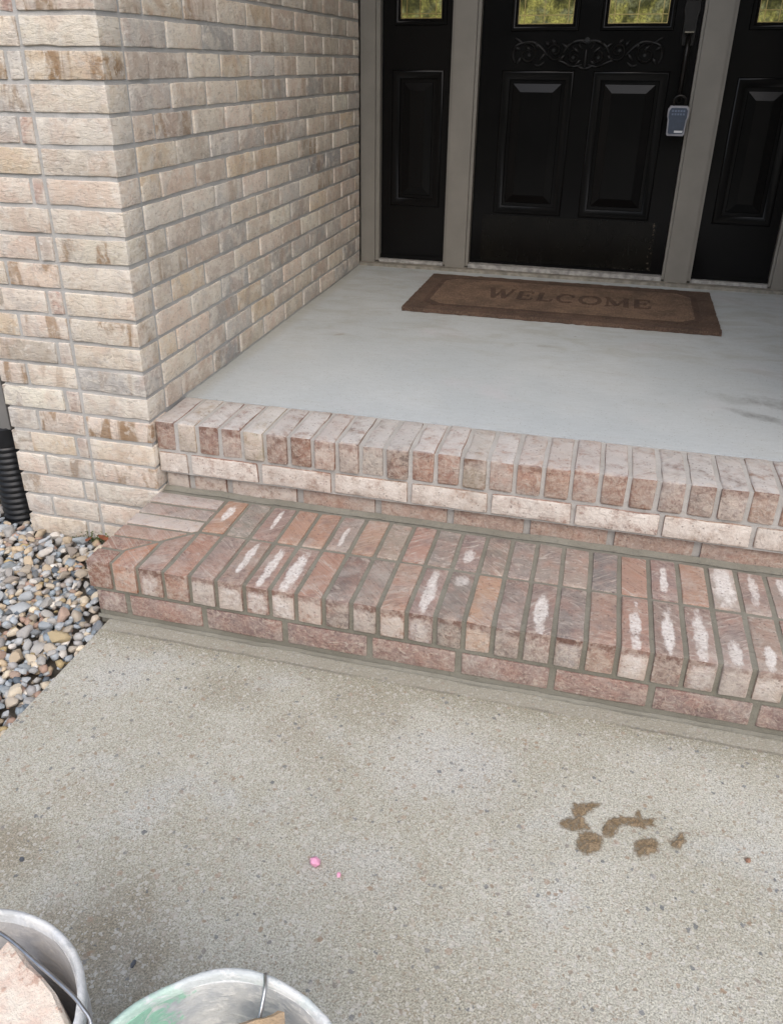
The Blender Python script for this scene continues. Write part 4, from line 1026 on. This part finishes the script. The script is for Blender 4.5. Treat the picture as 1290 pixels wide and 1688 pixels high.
# ------------------------------------------------------------------ buckets
B1 = mat_bucket('grey_bucket_plastic', (.54, .54, .54), (.45, .44, .425), (.62, .60, .57))
B2 = mat_bucket('plaster_smeared_plastic', (.44, .46, .48), (.66, .66, .64), (.82, .81, .78), .85)
WIRE = mat_plain('galvanised_wire', (.42, .43, .44), .35, .15, 60, .1, .9)
def bucket(x, y, r, ztop, mat, rimmat, label, hz, tilt):
    H = ztop-GZ; t = thing('bucket', label, 'bucket', (x, y, GZ))
    bm = bmesh.new(); add_lathe(bm, [(0.001, .004), (r*.80, .004), (r*.82, .012), (r*.955, H-.075), (r*.965, H-.012), (r*.935, H-.012), (r*.925, H-.075), (r*.79, .016), (.001, .014)], 64)
    jitter(bm, .0012, 9, x*10); link('bucket_shell', bm_mesh('bucket_shell', bm, True, 50), mat, t)
    bm = bmesh.new(); add_lathe(bm, [(r*.935, H-.014), (r*.940, H-.002), (r*.955, H), (r*.985, H-.001), (r, H-.005), (r, H-.018), (r*.97, H-.020)], 64, closed=False)
    jitter(bm, .0028, 14, x*7+3); jitter(bm, .0009, 60, x*3); link('rim', bm_mesh('rim', bm, True, 60), rimmat, t)
    bm = bmesh.new(); add_lathe(bm, [(r*.965, H-.052), (r*.998, H-.054), (r*.998, H-.058), (r*.96, H-.060)], 64); link('rib', bm_mesh('rib', bm, True, 60), mat, t)
    return t, H
t1, H1 = bucket(.4316, -1.435, .1395, -.018, B1, mat_bucket('pale_rim', (.66, .68, .69), (.54, .55, .54), (.74, .74, .72)), 'grey bucket holding a large broken brick, in the lower left corner', 0, 0)
t2, H2 = bucket(.7230, -1.434, .1420, -.014, B2, mat_bucket('pale_smeared_rim', (.66, .71, .68), (.56, .59, .58), (.76, .76, .74), .45), 'bucket smeared inside with white plaster and green paint, right of the other bucket', 0, 0)
# wire bails
def bail(t, pts, rad=.0021):
    bm = bmesh.new(); P = [Vector(p) for p in pts]; out = []
    for i in range(len(P)-1):
        p0, p1, p2, p3 = P[max(i-1, 0)], P[i], P[i+1], P[min(i+2, len(P)-1)]
        for s in range(8):
            q = s/8; out.append(.5*((2*p1)+(p2-p0)*q+(2*p0-5*p1+4*p2-p3)*q*q+(3*p1-p0-3*p2+p3)*q**3))
    out.append(P[-1]); add_tube(bm, out, rad, 8); link('wire_handle', bm_mesh('wire_handle', bm, True, 60), WIRE, t)
bail(t1, [(.1405, -.030, .318), (.146, .015, .352), (.1480, .0415, .368), (.1318, .0527, .3745), (.107, .0635, .376), (.0598, .0794, .376), (.0013, .097, .377), (-.06, .100, .375), (-.12, .065, .362), (-.1405, .01, .320)])
bail(t2, [(-.141, -.02, H2-.04), (-.10, -.10, H2-.02), (-.02, -.15, H2+.01), (.012, .02, H2-.06), (.008, .115, H2-.012), (.006, .133, H2+.012)], .0022)
def rubble_mat(name, a, b, c3):
    k = NT(name, .95); v = k.obj(); n1 = k.noise(v, 22, 5, .65); n2 = k.noise(v, 60, 4, .7); f = k.noise(v, 300, 3, .7)
    c = k.mix(k.ss(n1, .4, .62), a, b); c = k.mix(k.math('MULTIPLY', k.ss(n2, .58, .68), .7), c, c3)
    c = k.mix(1.0, c, k.mix(f, (.85, .85, .85), (1.15, 1.15, 1.15)), 'MULTIPLY')
    return k.out(c, None, k.bump(k.math('ADD', n2, k.math('MULTIPLY', f, .3)), .8, .005))
def broken(name, loc, rot, size, mat, lab, seed, parent=None):
    bm = bmesh.new(); add_box(bm, -size[0]/2, size[0]/2, -size[1]/2, size[1]/2, -size[2]/2, size[2]/2)
    bmesh.ops.subdivide_edges(bm, edges=bm.edges[:], cuts=5, use_grid_fill=True); bevel_all(bm, .004, 1)
    jitter(bm, .010, 11, seed); jitter(bm, .004, 45, seed+3)
    return tag(link(name, bm_mesh(name, bm, True, 35), mat, None, loc, rot), lab, 'rubble')
RUBA = rubble_mat('pale_rubble', (.72, .65, .55), (.66, .52, .43), (.44, .27, .20)); RUBB = rubble_mat('tan_rubble', (.46, .33, .20), (.40, .30, .21), (.25, .15, .09))
broken('broken_brick', (.4545, -1.4050, -.165), (.05, .10, -.47), (.132, .135, .27), RUBA, 'pale pink broken brick standing in the grey bucket', 4)
broken('mortar_chunk', (.734, -1.352, -.112), (.12, .1, .5), (.050, .050, .20), RUBB, 'tan mortar chunk inside the plaster smeared bucket', 14)
